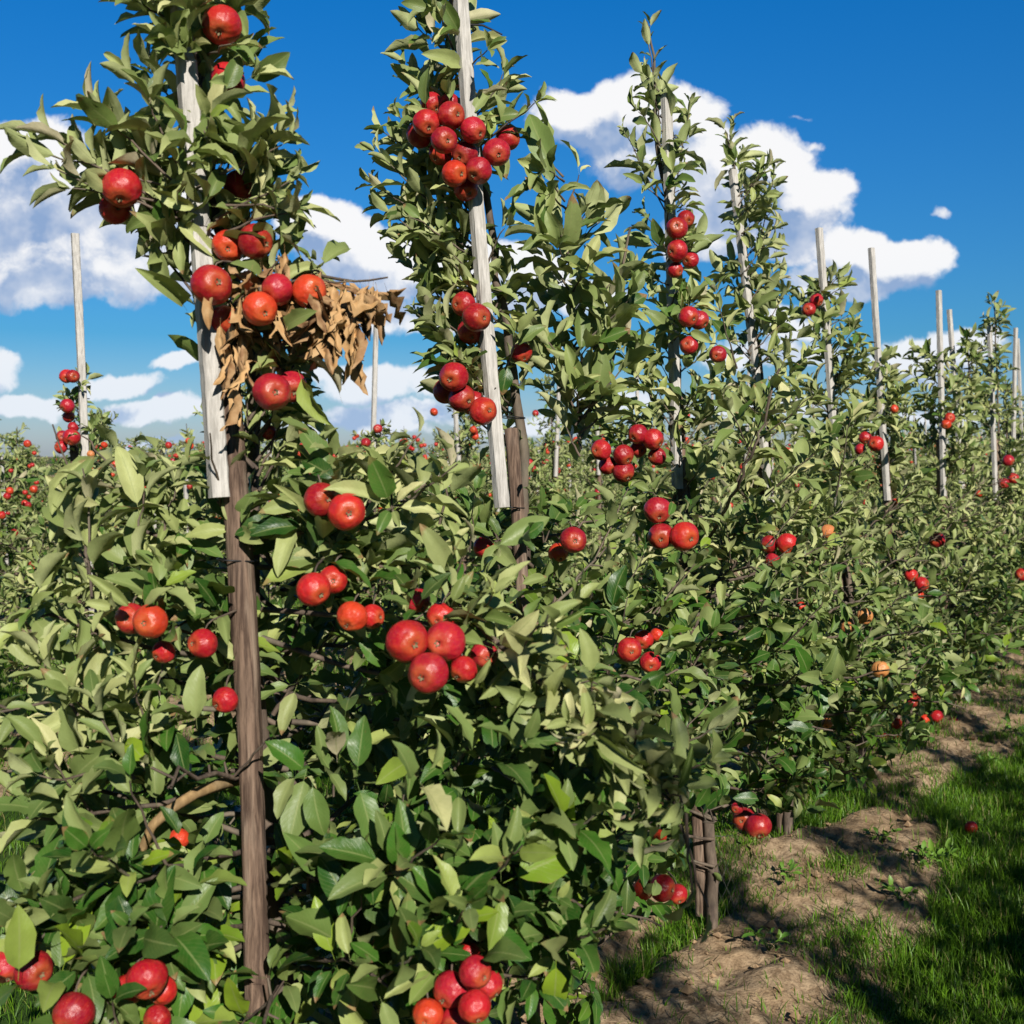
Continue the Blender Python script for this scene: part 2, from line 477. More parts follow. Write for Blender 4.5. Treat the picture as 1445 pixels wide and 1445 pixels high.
class Tree:
    """collects wood and leaves of one apple tree"""
    def __init__(s, lod, leaf=.088, pale_fn=None):
        s.wood, s.lv, s.lod, s.leaf = [], Leaves(), lod, leaf
        s.pale_fn = pale_fn or (lambda p: .5)
    def branch(s, pts, r0, r1, sides=6):
        s.wood.append(tube(pts, np.linspace(r0, r1, len(pts)), sides))
    def curve(s, a, b, sag=0., n=7, wob=.01):
        t = np.linspace(0, 1, n)[:, None]
        m = (a + b) / 2 + np.array([0, 0, -sag])
        c = (1 - t) ** 2 * a + 2 * t * (1 - t) * m + t ** 2 * b
        w = rng.normal(0, wob, (n, 3)); w[0] = 0
        return c + w * np.linspace(0, 1, n)[:, None]
    force = None
    def pal(s, p):
        if s.force is not None: return min(1, max(0, random.gauss(*s.force)))
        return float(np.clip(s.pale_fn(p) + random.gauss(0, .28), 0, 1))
    def leafat(s, p, d, n, k=1., arch=None):
        L = s.leaf * k * random.uniform(.60, 1.28) * 1.20
        pa = s.pal(p); U = random.uniform
        # old sun leaves are rolled and arched, shade leaves lie open
        w_ = U(.34, .46) * (1 - pa) + U(.30, .40) * pa
        ar = U(.2, .95) * (1 - pa) + U(.35, 1.25) * pa
        fo = U(.05, .50) * (1 - pa) + U(.50, 1.10) * pa
        s.lv.add(p, d, n, L, w_, ar if arch is None else arch, fo, pa, U(-.5, .5))
    def shoot(s, a, b, gap=.024, k=1., start=.12, sag=0., wood=True, flip=.25, r=.0030):
        c = s.curve(a, b, sag, 7, .004)
        if wood: s.branch(c, r, .0014, 5 if s.lod == 2 else 4)
        Ls = np.linalg.norm(b - a)
        n = max(3, int(Ls * (1 - start) / gap))
        g = random.uniform(0, 6.28)
        for i in range(n):
            f = start + (1 - start) * (i + .5) / n
            x = f * 6; j = min(5, int(x)); p = c[j] + (c[j + 1] - c[j]) * (x - j)
            ax = nrm(c[j + 1] - c[j])
            e1, e2 = perp(ax)
            g += 2.4
            rad = e1 * math.cos(g) + e2 * math.sin(g)
            al = math.radians(random.uniform(36, 66)) * (1 - .55 * f ** 3)
            d = ax * math.cos(al) + rad * math.sin(al) + UP * .25
            nn = ax * math.sin(al) - rad * math.cos(al)
            if random.random() < flip: nn = nn * .6 - UP * .2 + rng.normal(0, .6, 3)
            s.leafat(p, d, nn, k * (1.08 - .45 * f ** 4))
        for i in range(3):       # tuft at the tip
            g += 2.1
            rad = e1 * math.cos(g) + e2 * math.sin(g)
            s.leafat(c[-1], ax + rad * .45, ax * .4 - rad, k * random.uniform(.5, .75))
    def spur(s, p, out, n=5, k=1., spread=1.):
        out = nrm(out)
        e1, e2 = perp(out)
        g = random.uniform(0, 6.28)
        for i in range(n):
            g += 6.28 / n + random.uniform(-.4, .4)
            rad = e1 * math.cos(g) + e2 * math.sin(g)
            al = math.radians(random.uniform(35, 88)) * spread
            d = out * math.cos(al) + rad * math.sin(al) + UP * .05
            nn = out * math.sin(al) - rad * math.cos(al) + UP * (1.25 if p[2] < 1.3 else .7) + np.array([0, -.25, 0])
            s.leafat(p + d * .004, d, nn, k * random.uniform(.8, 1.15))
    def skirt(s, base, h0, h1, a, b, n, out_bias=0., spur_gap=.085, lean=None, dens=1.):
        """the broad lower part: limbs that reach out to an elliptic envelope"""
        for i in range(n):
            h = h0 + (h1 - h0) * ((i + random.random()) / n)
            f = (h - h0) / (h1 - h0)
            wdt = 1.0 if f < .55 else 1 - .60 * ((f - .55) / .45)
            wdt *= .82 + .18 * min(1, f / .2)
            th = i * 2.4 + random.uniform(-.5, .5)
            q = math.sqrt(random.uniform(.35, 1.))
            off = D_ROW * a * math.cos(th) * q * wdt + R_ROW * b * math.sin(th) * q * wdt
            tip = base + off + UP * (h + random.uniform(-.06, .06))
            st = base + UP * max(.25, h - random.uniform(.0, .22)) + rng.normal(0, .01, 3)
            c = s.curve(st, tip, random.uniform(-.05, .07), 8, .012)
            L = np.linalg.norm(tip - st)
            s.branch(c, .004 + .006 * L, .0026, 6 if s.lod == 2 else 4)
            m = max(2, int(L * .80 / spur_gap * dens))
            for j in range(m):
                t_ = .2 + .8 * (j + random.random()) / m
                x = t_ * 7; jj = min(6, int(x)); p = c[jj] + (c[jj + 1] - c[jj]) * (x - jj)
                ax = nrm(c[jj + 1] - c[jj]); e1, e2 = perp(ax); g = random.uniform(0, 6.28)
                o = e1 * math.cos(g) + e2 * math.sin(g) + UP * .45 + ax * .3
                pp = p + nrm(o) * random.uniform(.01, .05)
                if s.lod == 2: s.branch(np.array([p, (p + pp) / 2, pp]), .0028, .0022, 4)
                s.spur(pp, o, random.randint(5, 7), random.uniform(.85, 1.1))
            for j in range(random.choice((1, 1, 2, 2, 3))):
                t_ = random.uniform(.4, 1.); x = t_ * 7; jj = min(6, int(x)); p = c[jj] + (c[jj + 1] - c[jj]) * (x - jj)
                d = nrm(UP * random.uniform(.15, 1.1) + nrm(off) * random.uniform(.2, 1.1) + rng.normal(0, .35, 3))
                s.shoot(p, p + d * random.uniform(.10, .26), k=random.uniform(.9, 1.1))
    def column(s, sil, Z, axis, n, dz=.10, gap=.026, leaf_k=1., zb=0., vmax=None):
        """the slim upper part, filled inside an outline [(v, uL, uR)...] read at depth Z; axis(v) -> u of the leader"""
        vs = [r_[0] for r_ in sil]
        for i in range(n):
            v = vs[0] + (vs[-1] - vs[0]) * ((i + random.random()) / n)
            uL = np.interp(v, vs, [r_[1] for r_ in sil]); uR = np.interp(v, vs, [r_[2] for r_ in sil])
            ua = axis(v)
            f = random.uniform(.0, 1.) ** .8
            u = uL + (uR - uL) * (f if i % 2 else 1 - f) if i % 3 else random.choice((uL, uR))
            u += (ua - u) * .10
            z_ = random.uniform(-dz, dz) * (1 - .5 * abs(u - ua) / (max(uR - uL, 1)))
            rise = random.uniform(.45, 1.3) * abs(u - ua) + random.uniform(10, 60) * 2.5 / Z
            a_ = P(ua, v + rise, Z); b_ = P(u, v + 18 * 2.5 / Z, Z + z_)
            L = np.linalg.norm(b_ - a_)
            if L < .07: b_ = b_ + nrm(b_ - a_) * .05
            s.shoot(a_, b_, gap=gap, k=leaf_k * random.uniform(.95, 1.25), start=.22, r=.0036, flip=.10)
            for j in range(int(L / .11)):
                t_ = random.uniform(.05, .7); p = a_ + (b_ - a_) * t_
                s.spur(p, rng.normal(0, .7, 3) + UP * .8, random.randint(3, 5), 1.0 * leaf_k)
    def build(s, root, name='foliage'):
        v, q = merge(s.wood)
        link('trunk', mesh_np('trunk', v, [q], True, [M_BARK]), root)
        if s.lv.b:
            link(name, s.lv.mesh(name, s.lod), root)


# ------------------------------------------------------------------ what must stay clear of leaves (apples, posts, gaps)
clear_caps = []       # (u0,v0,u1,v1,r,Z): leaves nearer than Z are thinned in front of this line
sun_rays = []         # (point, radius): leaves that would shade this spot are thinned
void_polys = []       # (polygon, Zmin, Zmax, prob): no foliage of the near row in this outline


def in_poly(u, v, poly):
    c = np.zeros(len(u), bool)
    n = len(poly)
    for i in range(n):
        x0, y0 = poly[i]; x1, y1 = poly[(i + 1) % n]
        k = ((y0 > v) != (y1 > v)) & (u < (x1 - x0) * (v - y0) / ((y1 - y0) if y1 != y0 else 1e-9) + x0)
        c ^= k
    return c


def keep_fn(b, mid, tip):
    keep = np.ones(len(b), bool)
    rnd = rng.random(len(b))
    pts = [proj(x) for x in (b, mid, tip, (mid + tip) / 2)]
    for (u0, v0, r, Z) in apple_spheres:
        for i, (u, v, z) in enumerate(pts[1:]):
            hit = ((u - u0) ** 2 + (v - v0) ** 2 < (r * .92 + (3 if Z > 3 else 6)) ** 2) & (z < Z + .02)
            keep &= ~(hit & (rnd > (.05 if r > 15 else .02)))
    for (u0, v0, u1, v1, r, Z) in clear_caps:
        dx, dy = u1 - u0, v1 - v0
        for (u, v, z) in pts[1:]:
            t_ = np.clip(((u - u0) * dx + (v - v0) * dy) / (dx * dx + dy * dy), 0, 1)
            dd = np.hypot(u - u0 - t_ * dx, v - v0 - t_ * dy)
            keep &= ~((dd < r) & (z < Z) & (rnd > .07))
    for (pt, r) in sun_rays:
        for x in (mid, tip):
            dv = x - pt; al = dv @ SUN
            keep &= ~((al > .0) & (np.linalg.norm(dv - al[:, None] * SUN, axis=1) < r) & (rnd > .12))
    for (poly, z0, z1, pr) in void_polys:
        for (u, v, z) in pts[1:3]:
            keep &= ~(in_poly(u, v, poly) & (z > z0) & (z < z1) & (rnd < pr))
    return keep


# ------------------------------------------------------------------ support stakes
def post_mesh(a, b, r, seed, sides=14, rings=40):
    r0 = np.random.default_rng(seed)
    t = np.linspace(0, 1, rings)
    ph = r0.uniform(0, 6.28, 6)
    pts = a + (b - a) * t[:, None]
    pts[:, 0] += .006 * np.sin(t * 7 + ph[0]); pts[:, 1] += .006 * np.sin(t * 5 + ph[1])
    v, q = tube(pts, r, sides)
    v = v.reshape(rings, sides, 3)
    c = pts[:, None, :]
    ang = np.arange(sides) * 2 * np.pi / sides
    k = 1 + .10 * np.sin(ang * 2 + ph[2] + t[:, None] * .8) + .05 * np.sin(ang * 5 + ph[3] + t[:, None] * 3) + r0.normal(0, .018, (rings, sides)) + .05 * np.sin(t[:, None] * 17 + ph[4])
    # one drying crack that runs down the post
    cr = np.exp(-((np.angle(np.exp(1j * (ang - ph[5] - .3 * np.sin(t[:, None] * 4))))) / .22) ** 2)
    k = k - .16 * cr * (np.sin(t[:, None] * 9 + ph[4]) > -.5)
    v = c + (v - c) * k[..., None]
    v = v.reshape(-1, 3)
    cen = np.array([pts[0], pts[-1] + (b - a) / np.linalg.norm(b - a) * .004])
    n = len(v)
    tri = [(n + 1, (rings - 1) * sides + i, (rings - 1) * sides + (i + 1) % sides) for i in range(sides)]
    tri = [(t_[0], t_[1], t_[2]) for t_ in tri]
    return mesh_np('post', np.concatenate([v, cen]), [q, np.array(tri)], True, [M_POST])


def lath_mesh(a, b, w, d, seed, rings=60, yaw=.62):
    r0 = np.random.default_rng(seed)
    ax = nrm(b - a)
    x = nrm(np.cross(np.array([-math.sin(yaw), math.cos(yaw), 0]), ax)); y = np.cross(ax, x)
    x = -x if x[0] < 0 else x
    t = np.linspace(0, 1, rings)
    c = w * .10
    sec = np.array([(-w + c, -d), (w - c, -d), (w, -d + c), (w, d - c), (w - c, d), (-w + c, d), (-w, d - c), (-w, -d + c)]) / 2 * 1.
    sec = np.array([(-w / 2 + c, -d / 2), (w / 2 - c, -d / 2), (w / 2, -d / 2 + c), (w / 2, d / 2 - c), (w / 2 - c, d / 2), (-w / 2 + c, d / 2), (-w / 2, d / 2 - c), (-w / 2, -d / 2 + c)])
    wob = r0.normal(0, w * .012, (rings, 8, 2))
    bow = .004 * np.sin(t * 3 + r0.uniform(0, 6))
    V = a + (b - a) * t[:, None, None] + x * (sec[None, :, 0] + wob[..., 0] + bow[:, None])[..., None] + y * (sec[None, :, 1] + wob[..., 1])[..., None]
    V = V.reshape(-1, 3)
    i = np.arange(rings - 1)[:, None] * 8 + np.arange(8)
    j = np.arange(rings - 1)[:, None] * 8 + (np.arange(8) + 1) % 8
    q = np.stack([i, j, j + 8, i + 8], -1).reshape(-1, 4)
    caps = np.array([[7, 6, 5, 4, 3, 2, 1, 0], [(rings - 1) * 8 + k for k in range(8)]])
    return mesh_np('lath', V, [q, caps], False, [M_LATH])


def tie_mesh(c, ax, r, tail=None):
    e1, e2 = perp(ax)
    pts = [c + (e1 * math.cos(t) + e2 * math.sin(t)) * r * (1 + .1 * math.sin(3 * t)) + ax * .004 * math.sin(t) for t in np.linspace(0, 6.28, 22)]
    parts = [tube(pts, .0017, 5)]
    if tail is not None:
        parts.append(tube([c - np.array([0, r, 0]), c - np.array([0, r, 0]) + tail * .5 + UP * .01, c - np.array([0, r, 0]) + tail], [.0028, .003, .002], 5))
    v, q = merge(parts)
    return mesh_np('tie', v, [q], True, [M_TIE])


def near_stake(label, post, lath, Z, pr, lw, ties=(), seed=0, group='support stakes of the nearest row', zl=None):
    """post ((u,v) foot -> (u,v) head), lath ((u,v) foot -> head), all at depth Z"""
    zl = Z - pr - .02 if zl is None else zl
    b0, b1 = P(*post[0], Z), P(*post[1], Z)
    root = empty('support_stake', (b0[0], b0[1], 0))
    off = np.array([b0[0], b0[1], 0.])
    link('post', post_mesh(b0 - off, b1 - off, pr, seed), root)
    l0, l1 = P(*lath[0], zl), P(*lath[1], zl)
    link('lath', lath_mesh(l0 - off, l1 - off, lw, lw * .85, seed + 50), root)
    for (u, v, r, tail) in ties:
        link('tie', tie_mesh(P(u, v, Z) - off, nrm(b1 - b0), r, None if tail is None else np.array(tail)), root)
    tag(root, label, 'support stake', group)
    return root

#@@SCENE
# ================================================================== SKY
def px2g(u, v):
    a, b = (u - 722.5) / F, (v - 722.5) / F
    y = CP - b * SP
    return a / y, (-SP - b * CP) / y


# cumulus heaps seen in this direction: centre, half width, half height in photo pixels, weight
CLOUDS = [
    (20, 215, 110, 55, 1.0), (90, 265, 130, 55, 1.0), (-40, 260, 150, 80, 1.0), (215, 300, 90, 45, .8), (60, 358, 210, 26, .9), (250, 362, 110, 30, .8), (120, 392, 230, 34, .85), (90, 315, 220, 55, .75),
    (445, 325, 60, 38, 1.), (505, 365, 85, 42, 1.), (570, 395, 70, 30, .9), (650, 385, 120, 40, .9), (745, 395, 70, 48, 1.), (470, 440, 110, 22, .7), (600, 450, 120, 24, .7), (820, 420, 70, 24, .6),
    (825, 165, 75, 40, 1.), (880, 150, 75, 45, 1.), (960, 150, 60, 35, 1.), (900, 205, 90, 50, .9), (960, 215, 80, 50, .9),
    (1030, 255, 90, 65, 1.), (1085, 235, 70, 58, 1.1), (1140, 275, 68, 50, 1.1), (1060, 320, 120, 28, .8),
    (985, 350, 55, 28, .9), (1130, 350, 70, 26, .8), (1200, 350, 65, 34, 1.), (1262, 378, 75, 38, 1.1), (1200, 395, 90, 26, .9), (1110, 455, 50, 24, .8),
    (1300, 488, 60, 24, .9), (1355, 480, 60, 24, .9), (1300, 510, 90, 20, .8), (1080, 500, 110, 22, .6),
    (-5, 512, 36, 26, .7), (25, 562, 70, 20, .9), (165, 540, 75, 20, .9), (255, 512, 40, 14, .8), (230, 582, 80, 17, .85), (205, 627, 70, 10, .6),
    (530, 540, 80, 26, .9), (470, 520, 60, 16, .7), (560, 580, 110, 15, .8), (510, 600, 110, 13, .7), (640, 545, 60, 20, .7), (740, 600, 70, 13, .6), (850, 560, 70, 20, .6), (1050, 580, 120, 20, .55), (1330, 575, 80, 18, .5),
    (1140, 189, 26, 7, .42), (1130, 162, 14, 4, .32), (1324, 299, 12, 9, .34),
]


def build_world():
    w = bpy.data.worlds.new('World'); bpy.context.scene.world = w
    w.use_nodes = True
    nt = w.node_tree; nt.nodes.clear(); t = NT(nt)
    # node group: how thick the cloud is in a direction (gx, gz = slopes of the ray)
    g = bpy.data.node_groups.new('cloud_density', 'ShaderNodeTree')
    g.interface.new_socket('p', in_out='INPUT', socket_type='NodeSocketVector')
    g.interface.new_socket('d', in_out='OUTPUT', socket_type='NodeSocketFloat')
    k = NT(g); gi = k.n('NodeGroupInput'); go = k.n('NodeGroupOutput')
    p0 = gi.outputs[0]
    n1 = k.noise(p0, 7., 2, .5); n2 = k.noise(p0, 24., 5, .55)
    half = (.5, .5, .5)
    wv = k.vmath('SCALE', k.vmath('SUBTRACT', n1.outputs['Color'], half), .050)
    wv = k.vmath('ADD', wv, k.vmath('SCALE', k.vmath('SUBTRACT', n2.outputs['Color'], half), .034))
    p = k.vmath('ADD', p0, wv)
    acc = None
    for (u, v, ru, rv, wt) in CLOUDS:
        gx, gz = px2g(u, v)
        sx, sz = ru / F, rv / F
        q = k.vmath('MULTIPLY', k.vmath('SUBTRACT', p, (gx, gz, 0.)), (1 / sx, 1 / sz, 0.))
        dd = k.math('MULTIPLY_ADD', k.vmath('DOT_PRODUCT', q, q), -wt * .62, wt)
        acc = dd if acc is None else k.math('SMOOTH_MAX', acc, dd, .18)
    fine = k.noise(p, 36., 9, .66).outputs['Fac']
    acc = k.math('ADD', acc, k.math('MULTIPLY', k.math('SUBTRACT', fine, .5), 1.0))
    k.L(acc, go.inputs[0])

    tc = t.n('ShaderNodeTexCoord').outputs['Generated']
    sp = t.n('ShaderNodeSeparateXYZ'); t.L(tc, sp.inputs[0])
    y = t.math('MAXIMUM', sp.outputs[1], .05)
    cb = t.n('ShaderNodeCombineXYZ')
    t.L(t.math('DIVIDE', sp.outputs[0], y), cb.inputs[0]); t.L(t.math('DIVIDE', sp.outputs[2], y), cb.inputs[1])
    pos = cb.outputs[0]
    a = t.n('ShaderNodeGroup'); a.node_tree = g; t.L(pos, a.inputs[0])
    b = t.n('ShaderNodeGroup'); b.node_tree = g; t.L(t.vmath('ADD', pos, (.010, .026, 0.)), b.inputs[0])
    front = t.step(sp.outputs[1], .1, .3)
    dens = t.math('MULTIPLY', t.step(a.outputs[0], .12, .52), front)
    shade = t.step(t.math('ADD', b.outputs[0], t.math('MULTIPLY', t.math('SUBTRACT', b.outputs[0], a.outputs[0]), .9)), .15, 1.05)
    soft = t.noise(pos, 16., 4, .55).outputs['Fac']
    shade = t.math('MULTIPLY', shade, t.step(soft, .3, .7, .45, 1.25))
    ccol = t.mix(shade, (.94, .935, .94), (.27, .39, .62))
    low = t.step(cb_out_z(t, cb), .20, .02)
    ccol = t.mix(t.math('MULTIPLY', low, .35), ccol, (.50, .66, .86))
    sky = t.n('ShaderNodeTexSky', sky_type='NISHITA')
    sky.sun_disc = False
    sky.sun_elevation = SUN_EL
    sky.sun_rotation = math.atan2(SUN[0], SUN[1])
    sky.altitude = 100; sky.air_density = 1.0; sky.dust_density = .6; sky.ozone_density = 3.0
    # rich, polarised blue ahead, stronger in colour
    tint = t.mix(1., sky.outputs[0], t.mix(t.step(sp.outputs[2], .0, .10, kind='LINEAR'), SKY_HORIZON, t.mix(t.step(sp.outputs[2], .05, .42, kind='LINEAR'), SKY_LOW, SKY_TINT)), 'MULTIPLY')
    fill_dim = t.math('MAXIMUM', t.step(sp.outputs[2], .45, .75), t.step(sp.outputs[1], .25, -.15))  # unseen sky overhead and behind the viewer, dimmed to cut fill light
    tint = t.mix(t.math('MULTIPLY', fill_dim, .68), tint, (0., 0., 0.))
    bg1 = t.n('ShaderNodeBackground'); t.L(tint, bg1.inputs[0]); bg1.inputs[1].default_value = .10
    bg2 = t.n('ShaderNodeBackground'); t.L(ccol, bg2.inputs[0]); bg2.inputs[1].default_value = .90
    mx = t.n('ShaderNodeMixShader')
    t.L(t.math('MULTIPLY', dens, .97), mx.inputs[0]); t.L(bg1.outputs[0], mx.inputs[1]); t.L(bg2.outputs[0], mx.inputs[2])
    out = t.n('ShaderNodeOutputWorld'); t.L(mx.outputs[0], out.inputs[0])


def cb_out_z(t, cb):
    s = t.n('ShaderNodeSeparateXYZ'); t.L(cb.outputs[0], s.inputs[0])
    return s.outputs[1]


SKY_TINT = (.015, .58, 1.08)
SKY_LOW = (.20, .49, .69)
SKY_HORIZON = (.58, .66, .90)
build_world()

sun = bpy.data.lights.new('sun', 'SUN'); sun.energy = 5.0; sun.angle = math.radians(.53); sun.color = (1., .945, .86)
so = bpy.data.objects.new('sun', sun); C.objects.link(so)
so.rotation_mode = 'QUATERNION'
so.rotation_quaternion = Vector(SUN).to_track_quat('Z', 'Y')
so.location = (3, -6, 8)

cam = bpy.data.cameras.new('camera'); cam.sensor_width = 36; cam.lens = 36 * F / 1445
cam.clip_start = .05; cam.clip_end = 2000
co = bpy.data.objects.new('camera', cam); C.objects.link(co)
co.location = (0, 0, CH); co.rotation_euler = (math.pi / 2 - PITCH, 0, 0)
cam.dof.use_dof = True; cam.dof.focus_distance = 3.2; cam.dof.aperture_fstop = 7.1
sc = bpy.context.scene
sc.camera = co
sc.view_settings.view_transform = 'Standard'; sc.view_settings.look = 'None'
sc.view_settings.exposure = .20; sc.view_settings.gamma = 1
sc.render.engine = 'CYCLES'
sc.cycles.use_denoising = True
sc.cycles.max_bounces = 6; sc.cycles.diffuse_bounces = 1; sc.cycles.glossy_bounces = 2; sc.cycles.transmission_bounces = 3
sc.cycles.caustics_reflective = False; sc.cycles.caustics_refractive = False


# ================================================================== GROUND
def vnoise(x, y, seed=0):
    xi, yi = np.floor(x).astype(np.int64), np.floor(y).astype(np.int64)
    xf, yf = x - xi, y - yi
    xf, yf = xf * xf * (3 - 2 * xf), yf * yf * (3 - 2 * yf)
    def h(a, b):
        n = (a * 374761393 + b * 668265263 + seed * 974711) & 0x7fffffff
        n = ((n ^ (n >> 13)) * 1274126177) & 0x7fffffff
        return ((n ^ (n >> 16)) & 0xffff) / 65535.
    return (h(xi, yi) * (1 - xf) + h(xi + 1, yi) * xf) * (1 - yf) + (h(xi, yi + 1) * (1 - xf) + h(xi + 1, yi + 1) * xf) * yf


def fbm(x, y, o=4, seed=0):
    s, a, n = 0., .5, 0.
    for i in range(o):
        x, y = x * .80 - y * .60 + 7.3, x * .60 + y * .80 + 3.1
        s = s + a * vnoise(x * 2 ** i, y * 2 ** i, seed + i); n += a; a *= .5
    return s / n


ROW_A, ROW_R, GAP = -1.50, 1.72, 4.11


def soil_amount(x, y):
    p = x * R_ROW[0] + y * R_ROW[1]
    wob = (fbm(x * 1.6, y * 1.6, 5, 5) - .5) * 1.5
    dl = np.abs((ROW_A - p + GAP / 2) % GAP - GAP / 2)
    dl = np.where(p > .25, 9., dl)
    dr = np.abs(p - ROW_R)
    d = np.minimum(np.abs(dl - .36), np.abs(dr - .36))     # bare on both sides of the stems, rank grass between them
    return np.clip((.375 + wob * .46 - d) / .15, 0, 1)


def ground_z(x, y):
    near = np.exp(-((x - 1) ** 2 + (y - 5) ** 2) / 90.)
    s = soil_amount(x, y)
    z = (fbm(x * 1.1, y * 1.1, 3, 1) - .5) * .10 + s * (fbm(x * 5, y * 5, 4, 2) - .5) * .085 + s * (fbm(x * 17, y * 17, 4, 3) - .5) * .06
    return z * near + s * .05 * near


def build_ground():
    xs = np.concatenate([-np.geomspace(400, 4.6, 40), np.arange(-4.5, 7, .035), np.geomspace(7.1, 400, 40)])
    ys = np.concatenate([-np.geomspace(60, 2, 14), np.arange(-1.5, 1.9, .3), np.arange(2., 13, .035), np.geomspace(13.1, 600, 50)])
    X, Y = np.meshgrid(xs, ys, indexing='xy')
    x, y = X.ravel(), Y.ravel()
    v = np.stack([x, y, ground_z(x, y)], -1)
    nx, ny = len(xs), len(ys)
    i = np.arange(ny - 1)[:, None] * nx + np.arange(nx - 1)
    q = np.stack([i, i + 1, i + nx + 1, i + nx], -1).reshape(-1, 4)
    m, nt, b, out = new_mat('orchard_ground')
    t = NT(nt)
    at = t.n('ShaderNodeAttribute', attribute_name='soil').outputs['Vector']
    s = t.n('ShaderNodeSeparateXYZ'); t.L(at, s.inputs[0])
    pos = t.n('ShaderNodeNewGeometry').outputs['Position']
    n1 = t.noise(pos, 3, 5, .6).outputs['Fac']; n2 = t.noise(pos, 24, 5, .65).outputs['Fac']; n3 = t.noise(pos, 130, 3, .6).outputs['Fac']
    soil = t.mix(t.step(n2, .3, .7), (.19, .128, .075), (.52, .385, .245))
    soil = t.mix(t.step(n1, .4, .7, 0, .5), soil, (.34, .22, .115))
    soil = t.mix(t.step(n3, .5, .75, 0, .6), soil, (.13, .085, .05))
    turf = t.mix(n2, (.020, .050, .010), (.060, .110, .020))
    turf = t.mix(t.step(n1, .45, .75, 0, .5), turf, (.11, .14, .035))
    f = t.step(t.math('ADD', s.outputs[0], t.math('MULTIPLY', t.math('SUBTRACT', n2, .5), .9)), .35, .65)
    t.L(t.mix(f, turf, soil), b.inputs['Base Color'])
    b.inputs['Roughness'].default_value = .95; b.inputs['Specular IOR Level'].default_value = .1
    t.L(t.bump(t.math('ADD', n2, t.math('MULTIPLY', n3, .25)), .7, .02), b.inputs['Normal'])
    so_ = soil_amount(x, y)
    me = mesh_np('ground', v, [q], True, [m], attrs={'soil': np.stack([so_] * 3, -1)})
    tag(link('ground', me), 'bare soil strips under the tree rows with grass alleys between', None, None, 'structure')


build_ground()


def grass_material():
    m, nt, b, out = new_mat('grass_blades'); t = NT(nt)
    lf = t.n('ShaderNodeAttribute', attribute_name='gr').outputs['Vector']
    s = t.n('ShaderNodeSeparateXYZ'); t.L(lf, s.inputs[0])
    col = t.mix(s.outputs[0], (.045, .125, .008), (.17, .34, .018))
    col = t.mix(t.step(s.outputs[2], .86, .99), col, (.32, .27, .11))
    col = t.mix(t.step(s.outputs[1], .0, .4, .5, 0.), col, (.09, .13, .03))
    t.L(col, b.inputs['Base Color']); b.inputs['Roughness'].default_value = .45; b.inputs['Specular IOR Level'].default_value = .35
    tr = t.n('ShaderNodeBsdfTranslucent'); t.L(t.mix(.4, col, (.2, .4, .02)), tr.inputs[0])
    mx = t.n('ShaderNodeMixShader'); mx.inputs[0].default_value = .3
    t.L(b.outputs[0], mx.inputs[1]); t.L(tr.outputs[0], mx.inputs[2]); t.L(mx.outputs[0], out.inputs[0])
    return m


M_GRASS = grass_material()


def blades(x, y, h, w, seed=0, lean=.5):
    r0 = np.random.default_rng(seed)
    n = len(x)
    base = np.stack([x, y, ground_z(x, y) - .004], -1)
    az = r0.uniform(0, 6.28, n); ln = np.abs(r0.normal(0, lean, n)) + .12
    d = np.stack([np.cos(az), np.sin(az), np.zeros(n)], -1)
    sa = az + 1.57 + r0.normal(0, .5, n)
    s = np.stack([np.cos(sa), np.sin(sa), np.zeros(n)], -1)
    V = []
    for f, ww in ((0, 1.), (.4, .9), (.75, .6), (1., 0.05)):
        c = base + UP * (h * (f - .25 * ln * f * f))[:, None] + d * (h * ln * f ** 1.8)[:, None]
        o = s * (w * ww / 2)[:, None]
        V += [c - o, c + o]
    V = np.stack(V, 1).reshape(-1, 3)
    i = (np.arange(n) * 8)[:, None]
    q = np.concatenate([np.concatenate([i + k, i + k + 1, i + k + 3, i + k + 2], 1) for k in (0, 2, 4)])
    at = np.stack([np.repeat(r0.random(n), 8), np.tile(np.array([0, 0, .4, .4, .75, .75, 1, 1]), n), np.repeat(r0.random(n), 8)], -1)
    return V, q, at


